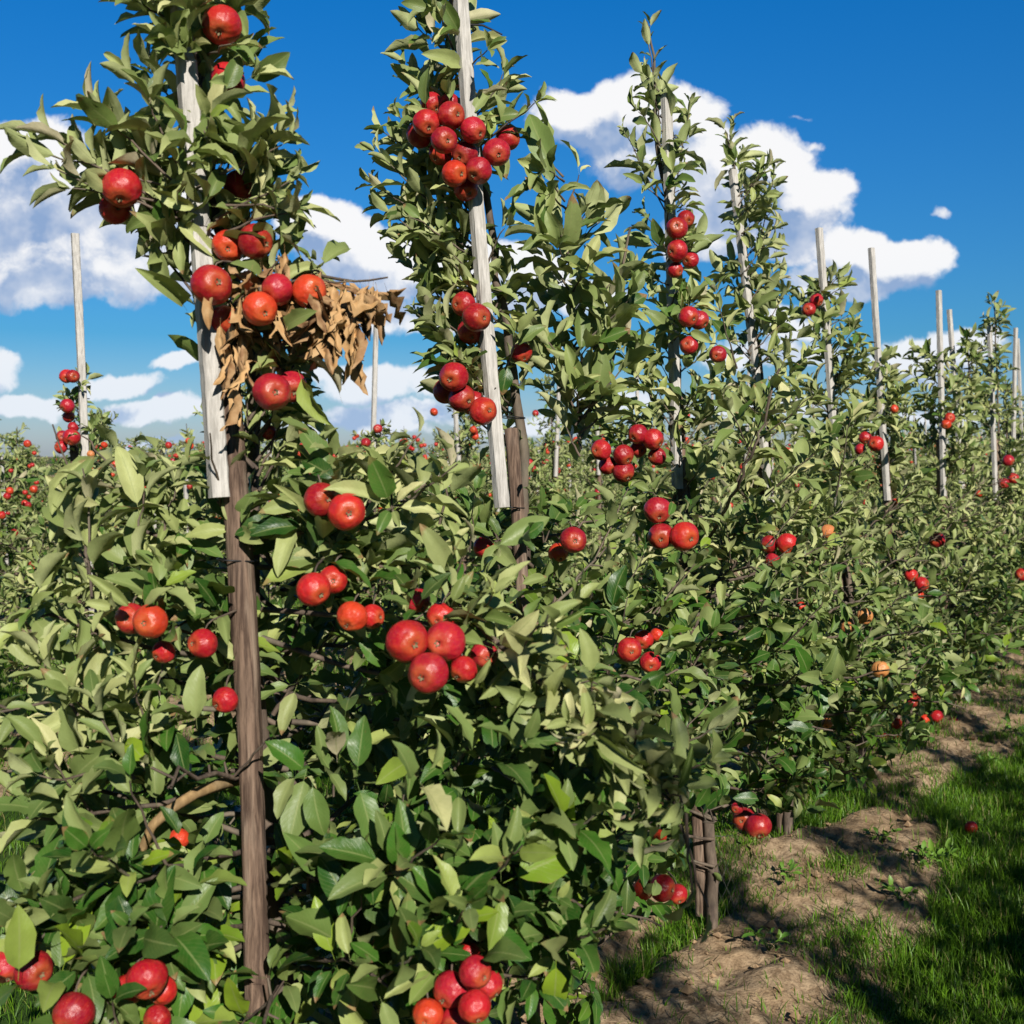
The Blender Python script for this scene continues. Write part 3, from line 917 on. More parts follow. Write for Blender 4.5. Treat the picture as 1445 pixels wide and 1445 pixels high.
def build_grass():
    xs, ys = [], []
    def scatter(n, x0, x1, y0, y1, k):
        x = rng.uniform(x0, x1, n); y = y0 + (y1 - y0) * rng.random(n) ** k
        s = soil_amount(x, y)
        p = x * R_ROW[0] + y * R_ROW[1]
        tuft = fbm(x * 1.9, y * 1.9, 3, 21)
        inrow = np.abs(p - ROW_A) < .12          # rank grass between the stems
        dens = np.where(s > .5, np.clip((tuft - .45) * 6, .04, .9), 1.) * np.where(inrow, 1.6, 1.)
        keep = rng.random(n) < np.clip(dens, 0, 1)
        u, v, z = proj(np.stack([x, y, x * 0], -1))
        keep &= (u > -80) & (u < 1530) & (v < 1560) & (z > 1)
        xs.append(x[keep]); ys.append(y[keep])
    scatter(150000, -.2, 3.4, 2.4, 6.5, 1.2)
    scatter(70000, .8, 9, 6.5, 13, 1.3)
    scatter(90000, -4.5, 1.0, 2.2, 9, 1.2)
    scatter(50000, -9, 3, 9, 16, 1.2)
    x, y = np.concatenate(xs), np.concatenate(ys)
    s = soil_amount(x, y)
    clump = fbm(x * 3.5, y * 3.5, 2, 33)
    h = (.035 + .075 * clump ** 1.5) * rng.uniform(.6, 1.35, len(x)) * np.where(s > .5, .75, 1.)
    far = np.clip(y / 6, 1, 2.2)
    w = rng.uniform(.0026, .0048, len(x)) * far
    V, q, at = blades(x, y, h, w, 3)
    me = mesh_np('grass', V, [q], True, [M_GRASS], attrs={'gr': at})
    tag(link('grass', me), 'green grass of the alleys with tufts on the bare soil', None, None, 'stuff')
    # straw, twigs and crumbs of soil on the strip
    n = 7000
    x = rng.uniform(.0, 4.5, n); y = rng.uniform(2.8, 9, n)
    k = soil_amount(x, y) > .4
    x, y = x[k], y[k]; n = len(x)
    parts = []
    for i in range(n):
        z = ground_z(x[i:i + 1], y[i:i + 1])[0]
        if i % 3:
            r = random.uniform(.002, .008) * random.choice((1, 1, 1, 1, 1.8, 3.2))
            o = np.array([(1, 0, 0), (-.9, .2, 0), (0, 1, .1), (.1, -1, 0), (0, 0, .8), (0, .1, -.8)]) * r * rng.uniform(.6, 1.3, (6, 1)) + np.array([x[i], y[i], z + r * .3])
            parts.append((o, np.array([[0, 2, 4, 4], [2, 1, 4, 4], [1, 3, 4, 4], [3, 0, 4, 4], [2, 0, 5, 5], [1, 2, 5, 5], [3, 1, 5, 5], [0, 3, 5, 5]])[:, :3]))
    v, q3 = merge(parts)
    m = flat_mat('soil_crumb', (.38, .25, .14), .95)
    tag(link('gravel', mesh_np('gravel', v, [q3], False, [m])), 'crumbs and clods of dry soil lying on the bare strip', None, None, 'stuff')
    parts = []
    for i in range(0, n, 14):
        z = ground_z(x[i:i + 1], y[i:i + 1])[0] + .008
        a = random.uniform(0, 6.28); L = random.uniform(.03, .12)
        c = np.array([x[i], y[i], z]); d = np.array([math.cos(a), math.sin(a), random.uniform(-.05, .15)])
        parts.append(tube([c - d * L / 2, c + rng.normal(0, .004, 3), c + d * L / 2], [.0013, .0018, .001], 4))
    v, q = merge(parts)
    tag(link('litter', mesh_np('litter', v, [q], True, [flat_mat('straw', (.30, .22, .12), .9)])), 'dry straw and bits of twig scattered on the bare soil', None, None, 'stuff')


build_grass()

# ================================================================== APPLES (photo pixel, diameter in px, depth, what tells it apart)
A1, A2, A3, A4 = 2.1, 2.95, 3.95, 4.92
APPLES = [
    # nearest tree, crown
    (313, 36, 50, 2.05, 'r', 'large apple half in shade at the very top of the nearest tree'),
    (321, 113, 44, 2.10, 'r', 'dark red apple behind leaves, just below the topmost apple of the nearest tree'),
    (172, 266, 50, 2.02, 'r', 'red apple facing out left of the lath in the nearest crown'),
    (163, 294, 40, 2.07, 'r', 'apple tucked under the one left of the nearest lath'),
    (338, 262, 40, 2.12, 'r', 'apple half hidden in leaves right of the nearest lath'),
    (322, 347, 40, 2.05, 'o', 'left apple of the pair just above the withered brown leaves'),
    (361, 341, 45, 2.03, 'r', 'right apple of the pair just above the withered brown leaves'),
    (299, 402, 52, 1.98, 'r', 'round red apple resting against the nearest grey lath beside withered leaves'),
    (391, 409, 41, 1.98, 'r', 'crimson apple in the middle of the withered brown leaves'),
    (437, 411, 44, 2.00, 'o', 'orange red apple at the right end of the withered leaves'),
    (367, 436, 44, 1.96, 'o', 'orange red apple showing its calyx below the withered leaves'),
    (404, 433, 34, 2.05, 'r', 'apple wedged behind the crimson one among withered leaves'),
    (318, 452, 38, 2.06, 'r', 'shaded apple between the lath and the withered leaves'),
    (384, 553, 48, 2.00, 'r', 'dark crimson apple right of the nearest post below the withered leaves'),
    (411, 546, 40, 2.06, 'r', 'apple partly behind the dark crimson one below the withered leaves'),
    (379, 610, 20, 2.15, 'r', 'small apple showing through leaves right of the nearest post top'),
    # nearest tree, broad lower part
    (453, 705, 44, 1.95, 'r', 'left apple of the pair on top of the nearest tree\'s lower limbs'),
    (489, 722, 48, 1.92, 'r', 'right apple of the pair on top of the nearest tree\'s lower limbs'),
    (443, 832, 44, 1.90, 'r', 'apple right of the nearest post, alone below the upper pair'),
    (470, 818, 36, 1.95, 'r', 'apple behind a leaf beside the lone one right of the nearest post'),
    (497, 870, 40, 1.95, 'o', 'orange apple peeping out left of the central cluster of four'),
    (526, 870, 32, 1.97, 'r', 'half hidden apple just above left of the central cluster'),
    (575, 905, 55, 1.80, 'r', 'large left apple of the central cluster in the foreground'),
    (628, 905, 52, 1.82, 'r', 'large right apple of the central cluster in the foreground'),
    (604, 950, 53, 1.78, 'r', 'lowest large apple of the central cluster, calyx facing right'),
    (654, 945, 36, 1.82, 'r', 'small dull apple at the lower right of the central cluster'),
    (683, 924, 35, 1.90, 'r', 'apple beyond the right end of the central cluster'),
    (590, 848, 32, 2.0, 'r', 'apple behind leaves above the central cluster'),
    (622, 870, 36, 1.92, 'r', 'apple behind the top right of the central cluster'),
    (185, 873, 40, 1.95, 'r', 'left apple of the shaded group left of the nearest post'),
    (212, 877, 44, 1.90, 'o', 'orange lit apple in the group left of the nearest post'),
    (231, 920, 30, 1.96, 'r', 'small low apple under the group left of the nearest post'),
    (286, 908, 38, 1.98, 'r', 'apple between the left group and the nearest post'),
    (318, 988, 34, 2.02, 'r', 'apple touching the left edge of the nearest post'),
    (48, 1370, 48, 1.75, 'r', 'apple at the bottom left corner under a leaf'),
    (7, 1364, 42, 1.78, 'r', 'apple cut by the left edge of the photo near the bottom'),
    (208, 1381, 52, 1.68, 'r', 'apple with its calyx facing out in the bottom left group'),
    (180, 1398, 40, 1.74, 'r', 'apple behind the left of the bottom left group'),
    (104, 1430, 52, 1.70, 'r', 'apple with a leaf across it at the bottom left'),
    (229, 1398, 38, 1.75, 'r', 'apple behind the right of the bottom left group'),
    (222, 1438, 36, 1.72, 'r', 'lowest apple of the bottom left group'),
    (253, 1183, 26, 2.05, 'o', 'orange apple glimpsed beside the bare bent limb'),
    (671, 1372, 43, 1.70, 'r', 'upper apple of the bunch at the bottom centre'),
    (637, 1397, 48, 1.73, 'r', 'left apple of the bunch at the bottom centre'),
    (670, 1421, 42, 1.66, 'r', 'front apple of the bunch at the bottom centre, calyx to the right'),
    (604, 1432, 40, 1.72, 'o', 'leftmost low apple of the bunch at the bottom centre'),
    (643, 1442, 40, 1.72, 'r', 'lowest apple of the bunch at the bottom centre'),
    (689, 1390, 38, 1.76, 'r', 'right apple behind the bunch at the bottom centre'),
    (662, 1346, 30, 1.78, 'r', 'apple hidden above the bunch at the bottom centre'),
    # second tree
    (602, 174, 35, 2.83, 'r', 'leftmost front apple of the big cluster high on the second tree'),
    (637, 163, 36, 2.83, 'r', 'top front apple of the big cluster high on the second tree'),
    (627, 198, 34, 2.80, 'r', 'apple with calyx in the middle left of the big high cluster'),
    (668, 184, 34, 2.84, 'r', 'apple in front of the lath in the big high cluster'),
    (592, 190, 33, 2.90, 'r', 'shaded apple at the left back of the big high cluster'),
    (622, 216, 32, 2.92, 'r', 'dark apple under the middle left of the big high cluster'),
    (609, 147, 30, 2.92, 'r', 'shaded apple at the top back of the big high cluster'),
    (634, 147, 28, 2.95, 'r', 'second shaded apple at the top back of the big high cluster'),
    (656, 218, 34, 2.88, 'r', 'apple under a leaf in the centre of the big high cluster'),
    (701, 215, 35, 2.83, 'r', 'rightmost front apple of the big cluster high on the second tree'),
    (717, 194, 32, 2.95, 'r', 'apple behind the right end of the big high cluster'),
    (642, 245, 34, 2.82, 'o', 'lower left apple of the big cluster high on the second tree'),
    (675, 241, 35, 2.82, 'r', 'lower right apple of the big cluster high on the second tree'),
    (658, 267, 31, 2.88, 'r', 'lowest apple of the big cluster high on the second tree'),
    (673, 448, 37, 2.82, 'r', 'front apple of three left of the second lath'),
    (654, 429, 32, 2.90, 'r', 'upper apple of three left of the second lath'),
    (664, 468, 33, 2.92, 'r', 'shaded lower apple of three left of the second lath'),
    (640, 532, 38, 2.82, 'r', 'largest lit apple in the slanting row left of the second lath foot'),
    (630, 552, 34, 2.90, 'r', 'shaded apple under the largest in the slanting row'),
    (652, 562, 35, 2.86, 'r', 'third apple along the slanting row left of the second lath'),
    (667, 569, 32, 2.88, 'r', 'fourth apple along the slanting row left of the second lath'),
    (682, 580, 36, 2.84, 'r', 'last apple of the slanting row, touching the second lath'),
    (736, 498, 28, 2.95, 'r', 'apple half hidden in leaves right of the second lath'),
    (809, 762, 34, 2.80, 'r', 'lone apple on the lower limbs right of the second post'),
    (788, 780, 26, 2.92, 'o', 'orange apple behind a leaf beside the lone one right of the second post'),
    (683, 772, 28, 2.95, 'r', 'apple hidden in the shade left of the second post'),
    (888, 917, 32, 2.95, 'r', 'left apple of the small group low between second and third stakes'),
    (918, 935, 28, 2.97, 'r', 'lower right apple of the small group low between the stakes'),
    (908, 903, 26, 3.05, 'r', 'apple behind the small group low between the stakes'),
    (928, 896, 20, 3.08, 'o', 'smallest apple above the small group low between the stakes'),
    # third tree
    (955, 322, 28, 3.80, 'r', 'topmost front apple of the string along the third lath'),
    (955, 354, 28, 3.78, 'r', 'middle front apple of the string along the third lath'),
    (953, 381, 21, 3.82, 'r', 'lowest apple of the string along the third lath'),
    (974, 367, 22, 3.88, 'r', 'right back apple of the string along the third lath'),
    (968, 309, 22, 3.92, 'r', 'top back apple of the string along the third lath'),
    (972, 447, 27, 3.80, 'r', 'left apple of the shaded pair below the string on the third lath'),
    (987, 452, 25, 3.86, 'r', 'right apple of the shaded pair below the string on the third lath'),
    (972, 487, 24, 3.84, 'r', 'apple under the shaded pair on the third lath'),
    (1013, 500, 22, 3.86, 'r', 'apple under a pale leaf right of the third lath'),
    (848, 635, 27, 3.70, 'r', 'leftmost apple of the level group left of the third lath'),
    (858, 657, 24, 3.76, 'r', 'apple below the leftmost one of the level group'),
    (880, 642, 27, 3.72, 'r', 'middle apple of the level group left of the third lath'),
    (900, 613, 26, 3.74, 'r', 'topmost apple of the level group left of the third lath'),
    (922, 620, 28, 3.74, 'r', 'upper right apple of the level group left of the third lath'),
    (901, 634, 22, 3.80, 'r', 'apple in the middle back of the level group'),
    (927, 644, 24, 3.78, 'r', 'lower right apple of the level group left of the third lath'),
    (880, 666, 28, 3.74, 'r', 'lowest apple of the level group behind two leaves'),
    (928, 720, 35, 3.45, 'r', 'top apple of the sunlit three below the third lath'),
    (933, 757, 34, 3.45, 'r', 'lower left apple of the sunlit three below the third lath'),
    (966, 757, 38, 3.42, 'r', 'lower right apple of the sunlit three below the third lath'),
    (908, 1255, 28, 3.70, 'o', 'left apple of the low pair by the third tree\'s foot'),
    (935, 1253, 35, 3.62, 'r', 'right apple of the low pair by the third tree\'s foot'),
    (956, 1262, 26, 3.75, 'r', 'apple behind a leaf beside the low pair by the third stem'),
    (931, 1180, 18, 3.70, 'o', 'small orange apple above the low pair by the third stem'),
    # fourth tree and on
    (1085, 768, 23, 4.60, 'r', 'left apple of the dark three on the fourth tree'),
    (1111, 767, 27, 4.56, 'r', 'right apple of the dark three on the fourth tree'),
    (1090, 791, 20, 4.60, 'r', 'lowest apple of the dark three on the fourth tree'),
    (1040, 1140, 16, 4.70, 'r', 'bright apple under the fourth tree beside its stem'),
    (1070, 1166, 34, 4.80, 'r', 'very dark apple hanging in shade left of the fourth stem'),
    (1050, 1156, 30, 4.85, 'r', 'very dark apple behind the one left of the fourth stem'),
    (1152, 424, 18, 5.62, 'r', 'upper apple of the pair high beside the fifth lath'),
    (1141, 437, 18, 5.60, 'r', 'lower apple of the pair high beside the fifth lath'),
    (1168, 751, 20, 5.30, 'y', 'pale yellow apple below the fifth lath'),
    (1220, 870, 22, 5.30, 'y', 'peach coloured apple low between fifth and sixth stakes'),
    (1242, 945, 23, 5.40, 'y', 'yellow apple lowest on the fifth tree\'s right side'),
    (1196, 887, 18, 5.35, 'y', 'yellow apple under a leaf left of the peach one'),
    (1167, 1020, 15, 5.30, 'y', 'small yellow apple low on the fifth tree'),
    (1130, 856, 13, 5.20, 'o', 'tiny orange apple left of the fifth post'),
    (1236, 626, 20, 6.40, 'r', 'front apple of the group left of the sixth lath'),
    (1221, 618, 17, 6.50, 'r', 'upper left apple of the group left of the sixth lath'),
    (1214, 634, 15, 6.48, 'r', 'lower left apple of the group left of the sixth lath'),
    (1262, 577, 11, 6.60, 'o', 'small orange apple high right of the sixth lath'),
    (1322, 762, 20, 6.90, 'r', 'single round apple in the middle of the sixth tree\'s hedge side'),
    (1286, 812, 17, 6.70, 'r', 'upper apple of the bright three low on the sixth tree'),
    (1301, 824, 19, 6.70, 'r', 'middle apple of the bright three low on the sixth tree'),
    (1297, 840, 13, 6.75, 'o', 'lowest apple of the bright three low on the sixth tree'),
    (1340, 590, 14, 7.80, 'r', 'upper apple right of the seventh lath'),
    (1335, 599, 13, 7.80, 'o', 'lower apple right of the seventh lath'),
    (1293, 980, 15, 6.55, 'r', 'upper apple at the sixth stem in the grass light'),
    (1288, 991, 14, 6.55, 'r', 'apple just under the upper one at the sixth stem'),
    (1265, 1021, 14, 6.55, 'o', 'apple left of the sixth stem above the soil'),
    (1248, 1042, 13, 6.50, 'r', 'lowest left apple beside the sixth stem'),
    (1266, 1046, 14, 6.50, 'r', 'lowest right apple beside the sixth stem'),
    (1305, 1015, 13, 6.90, 'o', 'leftmost of the bright four under the seventh tree'),
    (1322, 1011, 17, 6.90, 'r', 'topmost of the bright four under the seventh tree'),
    (1330, 1026, 12, 6.90, 'r', 'lowest of the bright four under the seventh tree'),
    (1347, 1020, 16, 6.90, 'r', 'rightmost of the bright four under the seventh tree'),
    (1423, 650, 15, 9.2, 'r', 'upper apple right of the ninth lath near the right edge'),
    (1416, 682, 14, 9.2, 'r', 'lower left apple right of the ninth lath'),
    (1430, 675, 14, 9.2, 'r', 'lower right apple right of the ninth lath'),
    (1442, 811, 17, 8.4, 'r', 'apple cut by the right edge of the photo'),
    (1263, 709, 10, 7.0, 'o', 'tiny orange apple right of the sixth post'),
    (1381, 697, 9, 8.6, 'o', 'tiny orange apple left of the ninth lath foot'),
    # first tree of the second row
    (94, 531, 18, 6.55, 'r', 'left apple of the top pair on the lone lath at the left'),
    (103, 531, 17, 6.52, 'r', 'right apple of the top pair on the lone lath at the left'),
    (95, 573, 19, 6.52, 'r', 'apple below the top pair on the lone lath at the left'),
    (97, 588, 15, 6.60, 'r', 'small apple in the middle of the lone lath\'s string'),
    (88, 616, 16, 6.58, 'r', 'left apple of the lowest group on the lone lath'),
    (101, 617, 22, 6.50, 'r', 'largest apple of the lowest group on the lone lath'),
    (103, 603, 14, 6.56, 'r', 'apple above the largest one on the lone lath'),
    (86, 631, 17, 6.54, 'r', 'lowest apple of all on the lone lath'),
    (128, 641, 10, 6.6, 'y', 'tiny yellow apple right of the lone lath'),
    (147, 628, 9, 6.6, 'o', 'tiny red apple right of the lone lath'),
    (533, 605, 12, 8.95, 'r', 'upper of two small apples on the thin lath behind the withered leaves'),
    (516, 625, 13, 8.95, 'r', 'lower of two small apples on the thin lath behind the withered leaves'),
]
for (u, v, d, Z, c, lab) in APPLES:
    apple_spheres.append((u, v, d / 2, Z))
    g = 'apples of the nearest row' if not (Z > 6.45 and u < 600) else 'apples of the second row'
    add_apple(P(u, v, Z), d * Z / F, 'fallen' and lab, g, c)

# windfall on the grass
z_ = 1.70 * F / 555
gp = P(1370, 1195, z_)
o = add_apple((gp[0], gp[1], ground_z(np.array([gp[0]]), np.array([gp[1]]))[0] + .055), .05, 'dull red windfall apple lying on the ground by the grass edge', 'windfalls')

# ================================================================== NEAREST ROW: stakes
def foot(u0, v0, u1, v1, Z):
    """extend a line seen at depth Z down to the ground"""
    a, b = P(u0, v0, Z), P(u1, v1, Z)
    t_ = a[2] / (a[2] - b[2])
    g_ = a + (b - a) * t_
    uu, vv, zz = proj(g_[None])
    return (uu[0], vv[0])


near_stake('stout weathered post with a sawn grey lath, nearest to the viewer', (foot(330, 700, 366, 1445, 2.1), (320, 455)), ((309, 702), (246, -90)), 2.1, .0255, .033,
           [(322, 500, .034, None), (333, 790, .036, None)], 1)
near_stake('brown post whose grey lath ends square beside the second tree', (foot(722, 690, 735, 870, 2.95), (719, 605)), ((709, 716), (645, -60)), 2.95, .0175, .034,
           [(722, 589, .032, None), (724, 716, .027, None), (686, 413, .030, None), (655, 40, .028, (.10, -.01, -.03))], 2)
near_stake('third stake in the row, its lath top clear against white cloud', ((992, 1292), (952, 560)), ((957, 690), (939, 133)), 4.05, .026, .034,
           [(940, 192, .03, (.06, 0, -.05)), (952, 580, .034, None)], 3)
near_stake('fourth stake, lath leaning left behind a tall leafy leader', ((1105, 1195), (1072, 560)), ((1088, 715), (1033, 240)), 4.95, .024, .033,
           [(1039, 314, .03, None), (1064, 470, .03, None)], 4)
near_stake('fifth stake, lath top standing just over the foliage before cloud', ((1206, 1130), (1174, 560)), ((1186, 740), (1155, 322)), 5.75, .026, .034,
           [(1164, 398, .03, None)], 5)
near_stake('sixth stake, tall bare lath tip leaning left and square foot showing', ((1270, 1065), (1245, 590)), ((1253, 706), (1229, 350)), 6.75, .027, .034,
           [(1242, 528, .032, None)], 6)
near_stake('seventh stake, straight upright lath with a bare tip in blue sky', ((1334, 990), (1327, 620)), ((1331, 700), (1325, 410)), 8.0, .027, .036,
           [(1327, 500, .032, None), (1329, 618, .032, None)], 7)
near_stake('eighth stake, shorter lath leaning just right of the seventh', ((1372, 960), (1356, 640)), ((1359, 700), (1339, 437)), 8.95, .027, .036, [(1345, 520, .03, None)], 8)
near_stake('ninth stake, lath rising inside the leafy tip near the right edge', ((1418, 910), (1404, 620)), ((1405, 705), (1396, 460)), 9.95, .027, .038,
           [(1400, 530, .032, None), (1403, 660, .032, None)], 9)

clear_caps += [
    (902, 1254, 940, 1254, 21, 3.62),
    (258, 95, 268, 175, 11, 2.1), (281, 340, 306, 690, 17, 2.12), (335, 520, 345, 690, 16, 2.12), (318, 460, 325, 520, 14, 2.1), (340, 830, 352, 1090, 22, 2.12), (352, 1090, 364, 1260, 20, 2.12), (360, 1290, 366, 1445, 17, 2.12),
    (652, -20, 664, 160, 12, 2.95), (681, 290, 690, 415, 13, 2.95), (695, 470, 709, 716, 16, 2.98), (724, 590, 727, 770, 13, 3.0), (735, 820, 737, 860, 9, 3.0),
    (940, 133, 937, 300, 7, 4.05), (935, 300, 938, 420, 7, 4.05), (948, 590, 957, 685, 7, 4.05), (987, 1150, 994, 1285, 16, 4.1),
    (1035, 240, 1043, 290, 5, 4.95), (1058, 415, 1067, 500, 6, 4.95), (1110, 1170, 1111, 1200, 16, 4.95),
    (1156, 322, 1162, 400, 5, 5.75), (1168, 500, 1170, 560, 5, 5.75), (1193, 810, 1195, 850, 8, 5.7),
    (1230, 350, 1238, 470, 5, 6.75), (1247, 610, 1254, 705, 8, 6.75), (1326, 410, 1327, 480, 4, 8.), (1327, 605, 1330, 690, 5, 8.), (1340, 437, 1344, 480, 4, 9.),
    (1401, 600, 1404, 690, 5, 10.), (1267, 1050, 1270, 1075, 8, 6.8),
]
void_polys += [
    # sky seen left and right of the two nearest leaders
    ([(-60, 325), (80, 300), (165, 320), (205, 415), (262, 455), (280, 640), (250, 640), (175, 630), (120, 590), (-60, 610)], 0, 4.6, .96),
    ([(430, 120), (470, 190), (475, 330), (545, 420), (565, 470), (580, 560), (560, 640), (480, 625), (470, 590), (445, 570), (525, 500), (550, 440), (480, 370), (450, 290), (430, 180), (415, 60), (415, -80), (540, -80), (520, 90)], 0, 4.6, .97),
    ([(-60, -80), (130, -80), (105, 60), (110, 130), (20, 160), (-60, 230)], 0, 4.6, .97),
    ([(590, 590), (700, 610), (700, 640), (610, 650)], 0, 4.6, .85),
    ([(735, 560), (800, 560), (790, 690), (745, 700)], 0, 3.6, .8),
    ([(840, -80), (880, 20), (868, 200), (850, 225), (800, 215), (780, 90), (700, -20), (700, -80)], 0, 4.6, .97),
    # ground and grass seen past the right-hand flank of the row
    ([(850, 1460), (838, 1330), (900, 1310), (1010, 1300), (1020, 1215), (1090, 1215), (1130, 1180), (1255, 1125), (1285, 1060), (1400, 985), (1460, 960), (1460, 1460)], 0, 9, .96),
    ([(1085, 1150), (1140, 1150), (1140, 1215), (1085, 1215)], 0, 4.85, .95),
    ([(1005, 1140), (1090, 1140), (1090, 1230), (1005, 1230)], 0, 4.4, .9),
    # gaps among the lower limbs, and glimpses of the lit alley at the left
    ([(385, 845), (450, 895), (560, 1000), (600, 1015), (620, 1110), (500, 1150), (430, 1120), (388, 1030)], 0, 2.12, .9),  # hollow carved under the central cluster so its depth falls into shade
    ([(620, 1060), (700, 1040), (740, 1120), (700, 1170), (630, 1150)], 0, 2.3, .85),
    ([(225, 955), (320, 1010), (320, 1075), (240, 1040)], 0, 2.1, .8),
    ([(390, 1330), (470, 1320), (470, 1445), (390, 1445)], 0, 1.95, .8),
    ([(-60, 590), (40, 600), (75, 660), (70, 790), (40, 870), (-60, 900)], 0, 4.6, .95),
    ([(-40, 950), (60, 950), (70, 985), (-40, 1000)], 0, 4, .9), ([(-40, 1120), (40, 1130), (35, 1180), (-40, 1185)], 0, 4, .85),
]


# ================================================================== NEAREST ROW: trees
def finish(t, base, label, group, keep=True):
    if keep:
        t.lv.cull(keep_fn)
        wood = []
        for v, q in t.wood:
            e = v[-8:].mean(0)[None]; m_ = v.mean(0)[None]
            bad = False
            uv_ = proj(v)
            for (poly, z0, z1, pr) in void_polys:
                if len(v) > 30 and np.ptp(v, 0).max() < 1.3 and (in_poly(uv_[0], uv_[1], poly) & (uv_[2] > z0) & (uv_[2] < z1)).mean() > .3: bad = True
            if np.ptp(v, 0).max() < 1.3:
                for (poly, z0, z1, pr) in void_polys:
                    for x in (e, m_):
                        u_, v_, z_ = proj(x)
                        if z0 < z_[0] < z1 and in_poly(u_, v_, poly)[0]: bad = True
            au, av_, az = proj(v)
            for (u0, v0, r, Z) in apple_spheres:
                if Z < 4.2 and not bad and ((np.hypot(au - u0, av_ - v0) < r * .8) & (az < Z - .01)).any() and np.ptp(v, 0).max() < .8: bad = True
            if not bad: wood.append((v, q))
        t.wood = wood
    root = empty('apple_tree', base)
    off = np.array(base, float)
    t.wood = [(v - off, q) for v, q in t.wood]
    t.lv.b = [b - off for b in t.lv.b]
    t.build(root)
    tag(root, label, 'apple tree', group)
    return root


def leader(t, pts, r0, r1):
    pts = np.array(pts)
    n = len(pts)
    x = np.linspace(0, n - 1, n * 4)
    c = np.stack([np.interp(x, np.arange(n), pts[:, k]) for k in range(3)], -1)
    for _ in range(2): c[1:-1] = (c[:-2] + c[1:-1] * 2 + c[2:]) / 4
    c[1:-1] += rng.normal(0, .004, (len(c) - 2, 3))
    t.branch(c, r0, r1, 9 if t.lod == 2 else 6)


def spurs_at_apples(t, sel, n=(4, 6), back=.05):
    for (u, v, d, Z, c, lab) in APPLES:
        if sel(u, v, Z):
            p = P(u, v, Z)
            q = p + np.array([random.uniform(-.02, .02), back + d * Z / F * .3, .045])
            sw = random.uniform(-.012, .012); hh = d * Z / F * .5
            t.branch(np.array([p + np.array([0, .006, hh * .8]), p + np.array([sw * .5, .014, hh + .008]), p + np.array([sw, .03, hh + .014]), p + np.array([sw * 1.8, .05, hh + .016]), q + np.array([sw * 2, .03, .0])]), .0012, .0026, 5)
            t.spur(q, np.array([random.uniform(-.7, .7), -.5, random.uniform(.1, .8)]), random.randint(*n), .95)
            t.spur(q + np.array([0, .03, .02]), np.array([random.uniform(-.9, .9), .1, .6]), random.randint(*n), .95)


NEAR = 'apple trees of the nearest row'
GZ = lambda x, y: float(ground_z(np.array([x]), np.array([y]))[0])


def inset(sil, k):
    return [(v, a + min(k, (b - a) * .38), b - min(k, (b - a) * .38)) for v, a, b in sil]


# --- first tree
for (u, v, d, Z, c, lab) in APPLES:
    if Z < 4.3 and 'shade' not in lab and 'dark' not in lab and 'behind' not in lab and 'hidden' not in lab: sun_rays.append((P(u, v, Z - .02), d * Z / F * .42))
b1 = np.array([-.47, 2.26, 0.])
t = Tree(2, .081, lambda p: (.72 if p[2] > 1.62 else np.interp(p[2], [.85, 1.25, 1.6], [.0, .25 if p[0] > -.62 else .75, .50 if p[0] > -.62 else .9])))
leader(t, [b1, b1 + [.01, 0, .5], P(352, 900, 2.25), P(350, 640, 2.22), P(362, 560, 2.18), P(330, 400, 2.16), P(292, 250, 2.14), P(280, 120, 2.14), P(258, -60, 2.12)], .024, .007)
t.skirt(b1, .30, 1.60, .66, .46, 54, spur_gap=.058)
# limbs that reach out to the left of the post
for (u0, v0, u1, v1, z) in ((340, 880, 60, 700, 2.0), (345, 930, 20, 860, 1.95), (340, 800, 110, 720, 2.1), (340, 1000, 10, 1000, 1.9), (345, 1100, 30, 1150, 1.85), (350, 1250, 20, 1290, 1.8), (350, 1330, 80, 1400, 1.75), (345, 960, 150, 1090, 1.9),
                            (330, 760, 190, 690, 2.2), (335, 850, 60, 790, 2.2), (350, 1180, -30, 1080, 2.0), (350, 1200, 190, 1240, 1.75), (355, 1300, 230, 1340, 1.8),
                            (365, 760, 560, 720, 2.0), (365, 800, 640, 800, 2.0), (370, 860, 720, 900, 1.95), (370, 900, 800, 1000, 1.95), (375, 1000, 760, 1120, 1.9), (375, 1050, 560, 1120, 1.75), (375, 1100, 900, 1080, 2.0),
                            (380, 1200, 700, 1290, 1.85), (380, 1250, 560, 1240, 1.75), (380, 1300, 760, 1380, 1.85), (380, 1350, 540, 1380, 1.75), (380, 1180, 820, 1200, 2.05), (372, 740, 480, 660, 2.05), (372, 760, 600, 690, 2.2)):
    a, b = P(u0, v0, 2.17), P(u1, v1, z)
    c = t.curve(a, b, random.uniform(-.03, .05), 8, .008)
    t.branch(c, .006, .0024, 6)
    L = np.linalg.norm(b - a)
    for j in range(int(L / .044)):
        f = random.uniform(.3, 1.); x = f * 7; jj = min(6, int(x)); p = c[jj] + (c[jj + 1] - c[jj]) * (x - jj)
        o = UP * .6 + np.array([0, -.5, 0]) + rng.normal(0, .6, 3)
        t.spur(p + nrm(o) * .03, o, random.randint(4, 6), random.uniform(.9, 1.15))
    d = nrm(b - a)
    t.shoot(c[5], c[5] + (d * .4 + UP * .8 + rng.normal(0, .2, 3)) * .2, k=1.05)
    t.shoot(b, b + (d * .8 + UP * .35) * .16, k=1.05)
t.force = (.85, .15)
lc = np.array([P(640, 850, 2.0), P(700, 905, 1.85), P(770, 970, 1.78), P(840, 1040, 1.76), P(900, 1095, 1.78), P(960, 1140, 1.82)])
t.branch(lc, .006, .0025, 6)
